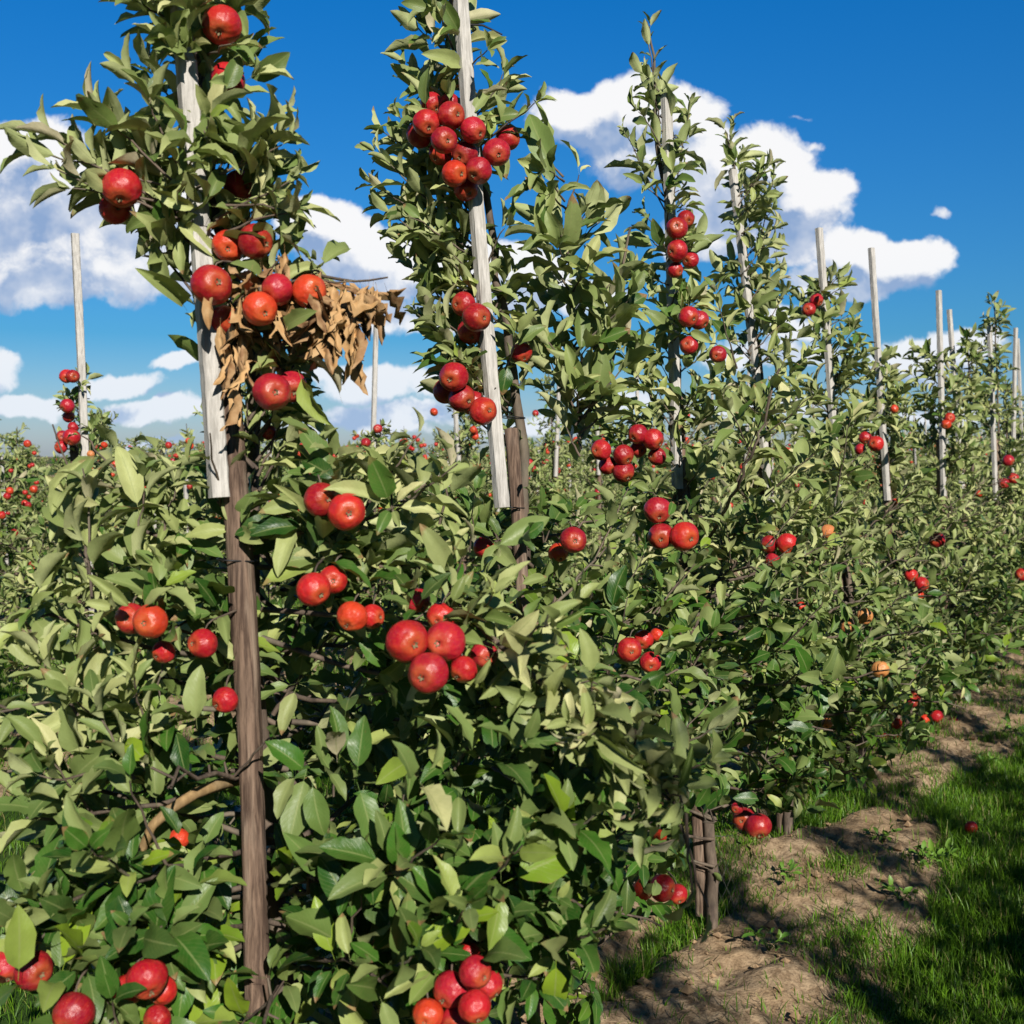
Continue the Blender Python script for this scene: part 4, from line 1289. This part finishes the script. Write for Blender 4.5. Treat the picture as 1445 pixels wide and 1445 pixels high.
for i in range(46):
    f = random.random() * 5; j = min(4, int(f)); p = lc[j] + (lc[j + 1] - lc[j]) * (f - j) + rng.normal(0, .012, 3)
    d = nrm(np.array([random.uniform(-.5, .9), random.uniform(-.9, .1), random.uniform(-.9, .8)]))
    if i % 2: t.spur(p, d, random.randint(3, 5), random.uniform(.9, 1.15))
    elif i % 4 == 0: t.shoot(p, p + d * random.uniform(.08, .16), k=1.0)
    else: t.spur(p, d * .6 + UP * .5, 4, 1.)
t.force = None
for (u0, v0, u1, v1, z) in ((560, 1080, 700, 1090, 1.8), (560, 1120, 780, 1180, 1.8), (560, 1180, 700, 1230, 1.72), (600, 1200, 830, 1280, 1.85), (620, 1090, 830, 1130, 1.85), (600, 1250, 800, 1330, 1.8), (560, 1280, 640, 1310, 1.68), (700, 960, 860, 960, 2.1), (660, 1000, 740, 1030, 1.9)):
    a, b = P(u0, v0, 2.15), P(u1, v1, z)
    c = t.curve(a, b, random.uniform(-.03, .05), 8, .008); t.branch(c, .006, .0024, 6)
    for j in range(int(np.linalg.norm(b - a) / .034)):
        f = random.uniform(.25, 1.); x = f * 7; jj = min(6, int(x)); p = c[jj] + (c[jj + 1] - c[jj]) * (x - jj)
        o = UP * .5 + np.array([.1, -.6, 0]) + rng.normal(0, .6, 3)
        t.spur(p + nrm(o) * .03, o, random.randint(4, 6), random.uniform(.9, 1.1))
    t.shoot(b, b + nrm(b - a) * .10 + UP * .05, k=1.0)
# upright shoots on the left shoulder
for (u0, v0, u1, v1, z) in ((130, 860, 122, 655, 1.95), (125, 800, 60, 720, 1.95), (190, 790, 205, 680, 2.05), (230, 760, 245, 690, 2.1), (70, 900, 30, 820, 1.9), (190, 1100, 140, 1000, 1.85), (110, 1010, 60, 930, 1.9), (560, 740, 540, 660, 2.1), (620, 740, 640, 660, 2.2), (500, 720, 470, 655, 2.1)):
    t.shoot(P(u0, v0, z), P(u1, v1, z), gap=.022, k=1.12, flip=.45)
SIL1 = [(-70, 150, 395), (0, 145, 395), (60, 135, 370), (105, 130, 365), (150, 60, 375), (200, 22, 405), (250, 55, 425), (300, 115, 400), (345, 185, 385)]
t.column(inset(SIL1, 48), 2.12, lambda v: np.interp(v, [-60, 400], [262, 325]), 36, dz=.13, leaf_k=1.1)
t.column([(400, 275, 300), (620, 300, 330)], 2.12, lambda v: np.interp(v, [400, 620], [325, 368]), 5, dz=.05)
t.column([(455, 400, 430), (530, 390, 440), (600, 400, 430)], 2.13, lambda v: np.interp(v, [400, 620], [345, 368]), 11, dz=.08)
for (u, v, z) in ((240, 300, 2.05), (215, 330, 2.05), (200, 290, 2.1), (255, 330, 2.06), (230, 360, 2.08), (265, 440, 2.04), (290, 300, 2.02), (395, 470, 2.0), (420, 520, 2.05), (280, 605, 2.06)):
    t.spur(P(u, v, z), np.array([random.uniform(-.6, .6), -.5, -.35]), 5, 1.1)
for (u, v) in ((270, 185), (262, 215), (285, 215), (300, 240), (275, 260), (290, 290), (255, 240), (262, 60), (275, 20), (245, 80), (285, -20)):
    t.spur(P(u, v, 2.0), np.array([random.uniform(-.8, .8), -.4, .5]), 4, 1.1)
for (u0, v0, u1, v1) in ((300, 300, 395, 215), (305, 310, 405, 255), (310, 330, 400, 300), (300, 230, 390, 160), (310, 320, 385, 330), (250, 300, 70, 190), (255, 310, 85, 240), (290, 270, 385, 185), (300, 250, 400, 240), (300, 290, 410, 290), (290, 150, 350, 110), (270, 280, 300, 110), (270, 270, 400, 200), (280, 290, 420, 260), (260, 270, 60, 215), (250, 290, 100, 260), (250, 260, 150, 170), (250, 230, 210, 150), (290, 260, 345, 190)):
    t.shoot(P(u0, v0, 2.04), P(u1, v1, 2.0), gap=.026, k=1.15, start=.3, flip=.1)
spurs_at_apples(t, lambda u, v, Z: Z < 2.3)
# the bare bent limb left of the post, cut back and lit
lc = np.array([P(338, 1100, 2.16), P(310, 1106, 2.08), P(275, 1120, 2.02), (P(240, 1142, 1.98)), P(215, 1165, 1.97), P(200, 1200, 1.98), P(180, 1260, 1.98)])
clear_caps.append((318, 1104, 212, 1164, 23, 2.08))
for f_ in np.linspace(0, 1, 14): sun_rays.append((lc[1] + (lc[4] - lc[1]) * f_, .045))
tree1 = finish(t, b1, 'nearest apple tree, broad glossy lower limbs and a branch of withered leaves', NEAR)
lv_, lq_ = tube(np.stack([np.interp(np.linspace(0, 6, 25), np.arange(7), lc[:, k]) for k in range(3)], -1), np.linspace(.0115, .007, 25), 9)
M_LIMB = bark_material('young_limb_bark', (.22, .135, .055), (.40, .26, .115), 60)
lo = link('branch', mesh_np('branch', lv_ - b1, [lq_], True, [M_LIMB]), tree1)
lo['label'] = 'bare tan limb bent down left of the post'
# withered branch: a part of the first tree that looks different
w = Leaves(); ww = []
tw = [((330, 430), (400, 370)), ((330, 430), (440, 385)), ((360, 440), (440, 440)), ((440, 385), (545, 400)), ((400, 390), (490, 395)), ((420, 400), (505, 430)), ((430, 430), (510, 455)), ((350, 400), (315, 425))]
for (a, b) in tw:
    pa, pb = P(*a, 2.08), P(*b, 2.0)
    c = t.curve(pa, pb, .01, 6, .006)
    ww.append(tube(c, np.linspace(.0035, .0016, 6), 5))
    n = int(np.hypot(b[0] - a[0], b[1] - a[1]) / 7.0)
    for i in range(n):
        f = (i + random.random()) / n
        p = pa + (pb - pa) * f
        d = nrm(np.array([random.uniform(-.7, .7), random.uniform(-.8, .3), random.uniform(-1.3, -.0)]))
        w.add(p, d, rng.normal(0, 1, 3), random.uniform(.085, .135), random.uniform(.28, .44), random.uniform(-.4, 1.6), random.uniform(.9, 1.4), 0, random.uniform(-1.5, 1.5))
for (u, v) in ((455, 470), (470, 480), (485, 470), (497, 490), (505, 470), (345, 480), (335, 510), (330, 555), (312, 470), (322, 500), (350, 520), (300, 420), (355, 395), (345, 430), (395, 365), (410, 380), (462, 455), (478, 462), (492, 470), (480, 440), (500, 440), (515, 420), (523, 412), (505, 425), (460, 450), (385, 370), (370, 385), (420, 370)):
    for _ in range(2):
        w.add(P(u + random.uniform(-6, 6), v - 22, random.uniform(1.96, 2.05)), nrm(np.array([random.uniform(-.3, .35), random.uniform(-.3, .2), -1])), rng.normal(0, 1, 3), random.uniform(.08, .115), random.uniform(.24, .36), random.uniform(-.3, 1.), random.uniform(.7, 1.2), 0, random.uniform(-1.2, 1.2))


def wk(b, mid, tip):
    keep = np.ones(len(b), bool)
    for x in (mid, tip):
        u, v, z = proj(x)
        for (u0, v0, r, Z) in apple_spheres[:16]:
            keep &= ~(((u - u0) ** 2 + (v - v0) ** 2 < (r * .85) ** 2) & (z < Z))
    return keep


w.cull(wk)
w.b = [x - b1 for x in w.b]
wf = link('withered_foliage', w.mesh('withered_foliage', 2, M_WITHER, .35), tree1)
wf['label'] = 'brown withered leaves hanging on a dead twig'
v_, q_ = merge(ww)
link('twig', mesh_np('twig', v_ - b1, [q_], True, [M_BARK]), wf)

# --- second tree
b2 = np.array([.06, 3.02, 0.])
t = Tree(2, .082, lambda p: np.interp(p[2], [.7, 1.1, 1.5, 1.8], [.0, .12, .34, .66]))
leader(t, [b2, P(742, 900, 3.05), P(738, 640, 3.04), P(716, 480, 3.02), P(690, 330, 3.0), P(668, 150, 2.98), P(640, 20, 2.97), P(630, -50, 2.97)], .018, .004)
t.skirt(b2, .28, 1.58, .66, .50, 52, spur_gap=.062)
SIL2 = [(-60, 600, 665), (30, 555, 695), (100, 518, 745), (130, 540, 785), (180, 508, 745), (225, 488, 725), (280, 508, 745), (350, 540, 745), (400, 556, 765), (460, 556, 765), (520, 585, 775), (585, 640, 785)]
t.column(inset(SIL2, 20), 2.98, lambda v: np.interp(v, [-50, 640], [632, 735]), 52, dz=.18, leaf_k=1.1)
# forked side limb that rises to the right
lc = [P(745, 760, 3.04), P(770, 705, 3.0), P(790, 680, 2.98), P(812, 620, 2.98), P(820, 580, 2.98), P(815, 500, 2.98), P(812, 400, 3.0), P(800, 300, 3.0)]
leader(t, lc, .013, .005)
leader(t, [P(748, 745, 3.08), P(752, 700, 3.1), P(740, 660, 3.12)], .014, .010)
leader(t, [P(818, 590, 2.98), P(850, 560, 3.0), P(872, 480, 3.05), P(880, 380, 3.05), P(890, 320, 3.05)], .006, .003)
SIL2B = [(215, 765, 795), (260, 735, 845), (300, 725, 905), (350, 735, 930), (420, 715, 930), (500, 735, 935), (570, 755, 900), (610, 775, 860)]
t.column(inset(SIL2B, 30), 3.0, lambda v: np.interp(v, [215, 640], [795, 822]), 32, dz=.16, leaf_k=1.25)
spurs_at_apples(t, lambda u, v, Z: 2.7 < Z < 3.2)
finish(t, b2, 'second apple tree, big cluster of apples high up and a forked side limb', NEAR)

# --- third tree
b3 = np.array([.70, 4.02, 0.]); g3 = P(1005, 1285, 4.0)
b3 = np.array([g3[0], g3[1], 0.])
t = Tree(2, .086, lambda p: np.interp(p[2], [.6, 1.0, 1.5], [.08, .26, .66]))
leader(t, [b3, P(1004, 1200, 4.02), P(985, 900, 4.05), P(965, 640, 4.06), P(948, 450, 4.06), P(945, 300, 4.06), P(925, 200, 4.05), P(925, 100, 4.05), P(912, 30, 4.04)], .022, .003)
t.skirt(b3, .34, 1.50, .60, .48, 50, spur_gap=.074)
SIL3 = [(95, 895, 935), (180, 868, 1002), (240, 880, 1000), (300, 885, 1002), (350, 850, 1012), (420, 845, 1022), (480, 845, 1035), (550, 850, 1045), (620, 850, 1055), (680, 850, 1060)]
t.column(inset(SIL3, 26), 4.0, lambda v: np.interp(v, [95, 680], [930, 962]), 46, dz=.20, leaf_k=1.1)
t.shoot(P(926, 130, 4.04), P(912, 35, 4.03), gap=.026, k=.85, start=.0)
t.shoot(P(940, 300, 4.0), P(880, 185, 3.95), gap=.03, k=.8, start=.3); t.shoot(P(945, 300, 4.0), P(975, 150, 4.0), gap=.03, k=.8, start=.3)
spurs_at_apples(t, lambda u, v, Z: 3.3 < Z < 4.1)
finish(t, b3, 'third apple tree, a tall bare shoot rising past its lath into cloud', NEAR)

# --- fourth tree
g4 = P(1112, 1205, 4.9); b4 = np.array([g4[0], g4[1], 0.])
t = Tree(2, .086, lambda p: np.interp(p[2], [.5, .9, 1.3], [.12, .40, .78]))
leader(t, [b4, P(1112, 1100, 4.95), P(1100, 900, 5.), P(1085, 640, 5.), P(1062, 450, 5.), P(1045, 300, 5.), P(1030, 190, 5.)], .023, .004)
t.skirt(b4, .42, 1.42, .60, .50, 50, spur_gap=.074)
SIL4 = [(190, 1012, 1050), (225, 1015, 1110), (270, 1010, 1115), (330, 1000, 1122), (390, 990, 1132), (450, 990, 1142), (510, 985, 1172), (570, 985, 1192), (640, 985, 1205), (720, 990, 1210)]
t.column(inset(SIL4, 22), 4.9, lambda v: np.interp(v, [190, 720], [1030, 1090]), 52, dz=.22, leaf_k=1.1)
t.shoot(P(1040, 280, 4.95), P(1030, 172, 4.95), gap=.03, k=.9, start=.1)
t.shoot(P(1075, 330, 4.9), P(1092, 245, 4.9), gap=.03, k=1.0, start=.2)
# strong pale shoots that lean out to the front
leader(t, [P(1000, 760, 3.9), P(1040, 690, 3.5), P(1062, 640, 3.4), P(1078, 600, 3.38), P(1100, 520, 3.36)], .006, .003)
for (u0, v0, u1, v1) in ((1040, 680, 1105, 510), (1060, 640, 1020, 560), (1070, 620, 1150, 560), (1080, 700, 1150, 640), (1040, 520, 1010, 420), (1180, 700, 1200, 590)):
    t.shoot(P(u0, v0, 3.5), P(u1, v1, 3.35), gap=.022, k=1.1, flip=.1, start=.1)
spurs_at_apples(t, lambda u, v, Z: 4.3 < Z < 4.86)
finish(t, b4, 'fourth apple tree, pale arching shoots before its leaning lath', NEAR)

# --- trees five to nine
MORE = [
    (5.72, 1216, [(375, 1150, 1205), (400, 1135, 1208), (440, 1100, 1222), (480, 1108, 1232), (540, 1115, 1252), (600, 1120, 1262), (680, 1120, 1270)], (1162, 1182), 42, 'fifth apple tree, pair of apples high and yellow fruit low down'),
    (6.78, 1283, [(495, 1215, 1268), (540, 1200, 1292), (590, 1190, 1302), (640, 1190, 1310), (690, 1190, 1315)], (1240, 1252), 36, 'sixth apple tree, bare lath tip well above its bronzed leaves'),
    (8.0, 1345, [(485, 1278, 1350), (520, 1270, 1362), (580, 1260, 1382), (640, 1260, 1385), (690, 1265, 1385)], (1328, 1334), 34, 'seventh apple tree, dark column with bright apples near the ground'),
    (8.95, 1378, [(465, 1352, 1385), (500, 1340, 1392), (560, 1335, 1400), (640, 1335, 1405), (690, 1335, 1405)], (1366, 1372), 30, 'eighth apple tree, short slim column between two laths'),
    (9.95, 1425, [(418, 1387, 1425), (450, 1380, 1437), (500, 1370, 1442), (560, 1370, 1452), (640, 1370, 1460), (690, 1370, 1460)], (1403, 1412), 36, 'ninth apple tree, tall feathery tip near the right edge'),
]
for (Z, ub, sil, ax, n, lab) in MORE:
    vb = 722.5 + F * (CH * CP / Z - SP) / (CP + 0 * SP)
    g = P(ub, 640 + CH * F / Z, Z); b = np.array([g[0], g[1], 0.])
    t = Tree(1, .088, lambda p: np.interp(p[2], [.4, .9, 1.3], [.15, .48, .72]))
    leader(t, [b, b + [-.01, 0, .5], P(ax[1], 690, Z), P((ax[0] + ax[1]) / 2, (sil[0][0] + 690) / 2, Z), P(ax[0], sil[0][0], Z)], .022, .004)
    t.skirt(b, .16, 1.42, .62, .54, 46, spur_gap=.080)
    t.column(inset(sil, 30 * 3.2 / Z), Z, lambda v: np.interp(v, [sil[0][0], 690], ax), int(n * 1.1), dz=.24, leaf_k=1.1)
    spurs_at_apples(t, lambda u, v, Zz: abs(Zz - Z + .3) < .45 and u > 1100)
    finish(t, b, lab, NEAR)


# ================================================================== VARIANTS for the other rows
def variant(hs, htop, ncol, nskirt, lod, pale, a=.62, b=.52, leaf=.088, r=.28, gap=.06):
    t = Tree(lod, leaf, lambda p: pale + .15 * (p[2] - 1))
    z = np.zeros(3)
    leader(t, [z, [.01, .0, .6], [.0, .02, 1.2], [-.03, .0, (1.2 + htop) / 2], [-.06, .01, htop]], .022, .004)
    t.skirt(z, .25, hs, a, b, nskirt, spur_gap=gap)
    for i in range(ncol):
        h = hs - .25 + (htop - hs + .15) * (i + random.random()) / ncol
        f = max(0, (h - hs) / (htop - hs + 1e-6))
        L = r * (1 - .6 * f) * random.uniform(.5, 1.15)
        th = random.uniform(0, 6.28)
        s = np.array([-.04 * f, 0, h])
        e = s + np.array([math.cos(th) * L, math.sin(th) * L, L * random.uniform(.3, 1.1)])
        t.shoot(s, e, gap=.028, k=random.uniform(.85, 1.1), start=.15, flip=.35)
        for j in range(2): t.spur(s + (e - s) * random.uniform(.1, .6), rng.normal(0, 1, 3) + UP * .3, 4, .9)
    v, q = merge(t.wood)
    return mesh_np('trunk', v, [q], True, [M_BARK]), t.lv.mesh('foliage', lod)


VB = [variant(1.50, 2.45, 30, 40, 1, .60), variant(1.45, 2.25, 26, 40, 1, .52), variant(1.55, 2.6, 32, 42, 1, .66)]
VC = [variant(1.62, 2.0, 14, 44, 0, .50, .66, .60, .10, .22, .07), variant(1.58, 1.9, 12, 44, 0, .58, .66, .60, .10, .22, .07), variant(1.66, 2.08, 14, 44, 0, .45, .66, .60, .10, .20, .07), variant(1.50, 2.2, 12, 42, 0, .55, .66, .58, .10, .18, .07)]


def plant(var, x, y, label, group, s=1., rz=None):
    r = empty('apple_tree', (x, y, GZ(x, y) if y < 14 else 0.))
    link('trunk', var[0], r); link('foliage', var[1], r)
    r.rotation_euler = (0, 0, math.atan2(D_ROW[1], D_ROW[0]) - math.atan2(D_ROW[1], D_ROW[0]) + (random.choice((0, math.pi)) + random.uniform(-.4, .4) if rz is None else rz))
    r.scale = (1, 1, s)
    tag(r, label, 'apple tree', group)
    return r


PM = post_mesh(np.zeros(3), np.array([.01, 0, 1.9]), .027, 77, 8, 10)
LM = [lath_mesh(np.array([.0, -.05, 1.45]), np.array([x_, -.05, 2.9]), .036, .03, 78 + i, 8) for i, x_ in enumerate((-.05, .0, .03))]
PS = post_mesh(np.zeros(3), np.array([.01, 0, 1.62]), .030, 79, 8, 8)
M_PALEPOST = M_LATH
LS = lath_mesh(np.array([0, -.0, 0.02]), np.array([.02, 0, 1.68]), .042, .04, 81, 8)


def stake(x, y, label, group, short=False, s=1., lean=None):
    r = empty('support_stake', (x, y, GZ(x, y) if y < 14 else 0.))
    if short:
        link('lath', LS, r)
    else:
        link('post', PM, r); link('lath', random.choice(LM), r)
    r.scale = (1, 1, s)
    r.rotation_euler = (random.uniform(-.02, .02), random.uniform(-.035, .02) if lean is None else lean, random.uniform(-.3, .3))
    tag(r, label, 'support stake', group)
    return r


def rowx(k, Z): return .6 * Z - 1.75 - 4.8 * k


# row A goes on past the ninth tree
for i, Z in enumerate((11.0, 12.0)):
    x = rowx(0, Z)
    plant(VB[i % 3], x, Z, ('tenth' if i == 0 else 'eleventh') + ' apple tree at the right edge, last of the nearest row in view', NEAR)
    stake(x, Z - .03, ('tenth' if i == 0 else 'eleventh') + ' stake at the right edge, mostly behind foliage', 'support stakes of the nearest row')

# row to the right of the alley, behind the viewer's right shoulder: it throws the shadows on the grass
GR = 'apple trees of the row right of the alley'
for i in range(-3, 12):
    tt = i * .86 + .35
    p = R_ROW * ROW_R + D_ROW * tt
    plant(VB[i % 3], p[0], p[1], 'apple tree of the row right of the grass alley, out of the frame', GR, random.uniform(1.15, 1.3))

# second row
far_pts = []
Zs = [5.7, 6.68, 7.75, 9.07, 10.2, 11.65, 12.5, 13.5]
while Zs[-1] < 44: Zs.append(Zs[-1] + random.uniform(.95, 1.2))
GB, GBS = 'apple trees of the second row', 'support stakes of the second row'
for i, Z in enumerate(Zs):
    x = rowx(1, Z)
    u_, v_, _z = proj(np.array([[x, Z, 0.]]))
    if i == 1:
        b = np.array([(P(112, 700, Z))[0] + .02, Z, 0.])
        t = Tree(1, .085, lambda p: .62)
        leader(t, [b, b + [0, 0, .8], P(122, 690, Z), P(115, 500, Z)], .022, .004)
        t.skirt(b, .28, 1.50, .6, .5, 40, spur_gap=.080)
        t.column([(520, 95, 120), (560, 90, 148), (600, 85, 155), (640, 80, 160), (680, 80, 165)], Z, lambda v: np.interp(v, [500, 690], [112, 122]), 22, dz=.12)
        finish(t, b, 'slim apple tree on the lone lath at the left, strung with red apples', GB)
        near_stake('lone tall pale lath on a brown post at the left, against the sky', ((119, 1040), (103, 615)), ((120, 665), (106, 330)), Z, .026, .042, [(116, 562, .04, None)], 22, GBS)
        continue
    lab = {0: 'apple tree of the second row at the left edge, lit hedge beside the alley', 2: 'second row apple tree hidden behind the nearest post',
           3: 'second row apple tree on the thin lath behind the withered leaves'}.get(i, 'small apple tree of the second row seen behind the nearest trees')
    plant(VB[i % 3], x, Z, lab, GB, random.uniform(.86, 1.0) if i != 3 else .80)
    if i == 3:
        near_stake('thin tall lath leaning right behind the withered leaves', ((516, 930), (521, 640)), ((523, 720), (532, 440)), Z, .026, .036, [], 23, GBS)
    else:
        stake(x, Z - .03, {0: 'stake of the second row at the left edge, half in leaves', 2: 'stake of the second row hidden behind the nearest post'}.get(i, 'thin grey stake of the second row seen between the nearest trees'), GBS)
    if i >= 4:
        far_pts += [(x, Z, 1)] * 6

# rows behind: younger, lower trees dotted with small apples
names = {2: 'third', 3: 'fourth', 4: 'fifth', 5: 'sixth'}
for k, (z0, z1) in {2: (9.6, 62), 3: (14.5, 60), 4: (19, 56), 5: (24, 50)}.items():
    Z = z0; j = 0
    while Z < z1:
        x = rowx(k, Z) + random.uniform(-.05, .05)
        plant(VC[(j * 3 + k) % 4], x, Z, f'young low apple tree of the {names[k]} row back, dotted with small apples', f'apple trees of the {names[k]} row', random.uniform(.92, 1.1))
        if k <= 3 and Z < 40:
            stake(x + .02, Z - .35, f'short pale stake of the {names[k]} row back', f'support stakes of the {names[k]} row', True, random.uniform(.92, 1.06))
        far_pts += [(x, Z, k)] * (16 if k == 2 else 9 if k == 3 else 5)
        Z += random.uniform(1.0, 1.2) * (1 if k < 4 else 1.15); j += 1

# their apples: the ones that show largest as objects, the rest as one mass
cand = []
for (x, Z, k) in far_pts:
    side = random.choice((-1, 1, 1, 1))
    h = random.uniform(.5, 1.95) if k > 1 else random.uniform(.6, 2.2)
    o = D_ROW * random.uniform(-.5, .5) + R_ROW * side * random.uniform(.30, .62) * (1 if h < 1.6 else .45)
    cand.append((x + o[0], Z + o[1], h, k))
cl = []
for c in cand:
    cl.append(c)
    if random.random() < .45:
        cl.append((c[0] + random.uniform(-.06, .06), c[1] + random.uniform(-.05, .05), c[2] + random.uniform(-.08, .02), c[3]))
cl.sort(key=lambda c: c[1])
parts = []
sv, sq = None, None
tmp = bpy.data.meshes['apple.004'] if 'apple.004' in bpy.data.meshes else APPLE_LOW
av = np.array([v.co[:] for v in APPLE_LOW.vertices]); aq = np.array([p.vertices[:] for p in APPLE_LOW.polygons if len(p.vertices) == 4])
nsingle = 0
for (x, y, h, k) in cl:
    u, v, z = proj(np.array([[x, y, h]]))
    if not (-20 < u[0] < 1465): continue
    R = random.uniform(.030, .038)
    if nsingle < 120 and k <= 3:
        add_apple((x, y, h), 2 * R, {1: 'small red apple on a second row tree, seen past the nearest trees', 2: 'small orange red apple on a young tree of the third row', 3: 'tiny red apple on a young tree of the fourth row'}[k],
                  {1: 'apples of the second row', 2: 'apples of the third row', 3: 'apples of the fourth row'}[k], random.choice('rroo'), detail=False)
        nsingle += 1
    else:
        parts.append((av * R + np.array([x, y, h]), aq))
v, q = merge(parts)
mm, nt_, b_, o_ = new_mat('far_apple_skin')
t_ = NT(nt_)
nn = t_.noise(t_.n('ShaderNodeNewGeometry').outputs['Position'], 2.5, 2).outputs['Fac']
t_.L(t_.mix(t_.step(nn, .35, .65), (.42, .012, .02), (.55, .06, .016)), b_.inputs['Base Color']); b_.inputs['Roughness'].default_value = .4
tag(link('apples', mesh_np('apples', v, [q], True, [mm])), 'countless tiny red apples dotted over the far orchard rows', None, None, 'stuff')


# ================================================================== SMALL THINGS ON THE GROUND
def weed(u, v, size, label, broad=True):
    size *= 1.35
    Z = CH * F / (v - 640)
    g = P(u, v, Z)
    t = Tree(1, size, lambda p: .1)
    b = np.array([g[0], g[1], GZ(g[0], g[1])])
    for i in range(random.randint(6, 9)):
        a = random.uniform(0, 6.28); d = np.array([math.cos(a), math.sin(a), random.uniform(.5, 1.6)])
        e = b + nrm(d) * size * random.uniform(.5, 1.3)
        t.branch(np.array([b, (b + e) / 2 + UP * .008, e]), .0016, .001, 4)
        for j in range(3): t.leafat(e, nrm(d * .5 + rng.normal(0, .5, 3)), UP + rng.normal(0, .3, 3), .75)
    root = empty('weed_plant', b)
    t.wood = [(x - b, q) for x, q in t.wood]; t.lv.b = [x - b for x in t.lv.b]
    v_, q_ = merge(t.wood)
    link('stem', mesh_np('stem', v_, [q_], True, [M_GRASS]), root)
    link('leaves', t.lv.mesh('leaves', 1, M_WEED), root)
    tag(root, label, 'weed', 'broadleaf weeds')


mw, ntw, bw, ow = new_mat('weed_leaf')
tw_ = NT(ntw)
rw = tw_.n('ShaderNodeSeparateXYZ'); tw_.L(tw_.n('ShaderNodeAttribute', attribute_name='lf').outputs['Vector'], rw.inputs[0])
tw_.L(tw_.mix(rw.outputs[0], (.07, .17, .02), (.15, .27, .03)), bw.inputs['Base Color']); bw.inputs['Roughness'].default_value = .5
M_WEED = mw
for (u, v, s, lab) in ((1325, 1235, .045, 'bright broadleaf weed at the edge of soil and grass'), (1270, 1295, .04, 'small weed in shade below the bright one'), (1085, 1355, .04, 'little seedling standing in shade on the soil'),
                       (1245, 1205, .035, 'weed tuft on the lit soil patch'), (1438, 1050, .06, 'upright weed on the soil at the right edge'), (1150, 1165, .05, 'leafy weed behind the fourth stem'), (1110, 1260, .035, 'weed in the dark grass below the fourth stem'),
                       (1390, 1090, .035, 'weed on the far strip by the shadow'), (1300, 1240, .04, 'weed beside the windfall side shadow'), (1220, 1410, .03, 'tiny weed near the bottom edge on soil')):
    weed(u, v, s, lab)


def wire_guard():
    g = P(1012, 1290, 4.15); b = np.array([g[0], g[1], 0.])
    parts = []
    R, H = .085, .34
    for i in range(16):
        for sgn in (-1, 1):
            pts = []
            for z in np.linspace(0, 1, 26):
                a = 2 * math.pi * i / 16 + sgn * .20 * (abs((z * 9) % 2 - 1))
                pts.append((R * math.cos(a) * (1 + .1 * math.sin(5 * z)), R * math.sin(a), z * H))
            parts.append(tube(pts, .0005, 3))
    for z in (0.004, H):
        parts.append(tube([(R * math.cos(a), R * math.sin(a), z) for a in np.linspace(0, 6.3, 24)], .0011, 4))
    v, q = merge(parts)
    m = flat_mat('galvanised_wire', (.17, .17, .16), .6)
    o = link('wire_guard', mesh_np('wire_guard', v, [q], True, [m]), None, (b[0], b[1], GZ(b[0], b[1])))
    tag(o, 'grey chicken wire guard round the foot of the third tree', 'wire guard')


wire_guard()
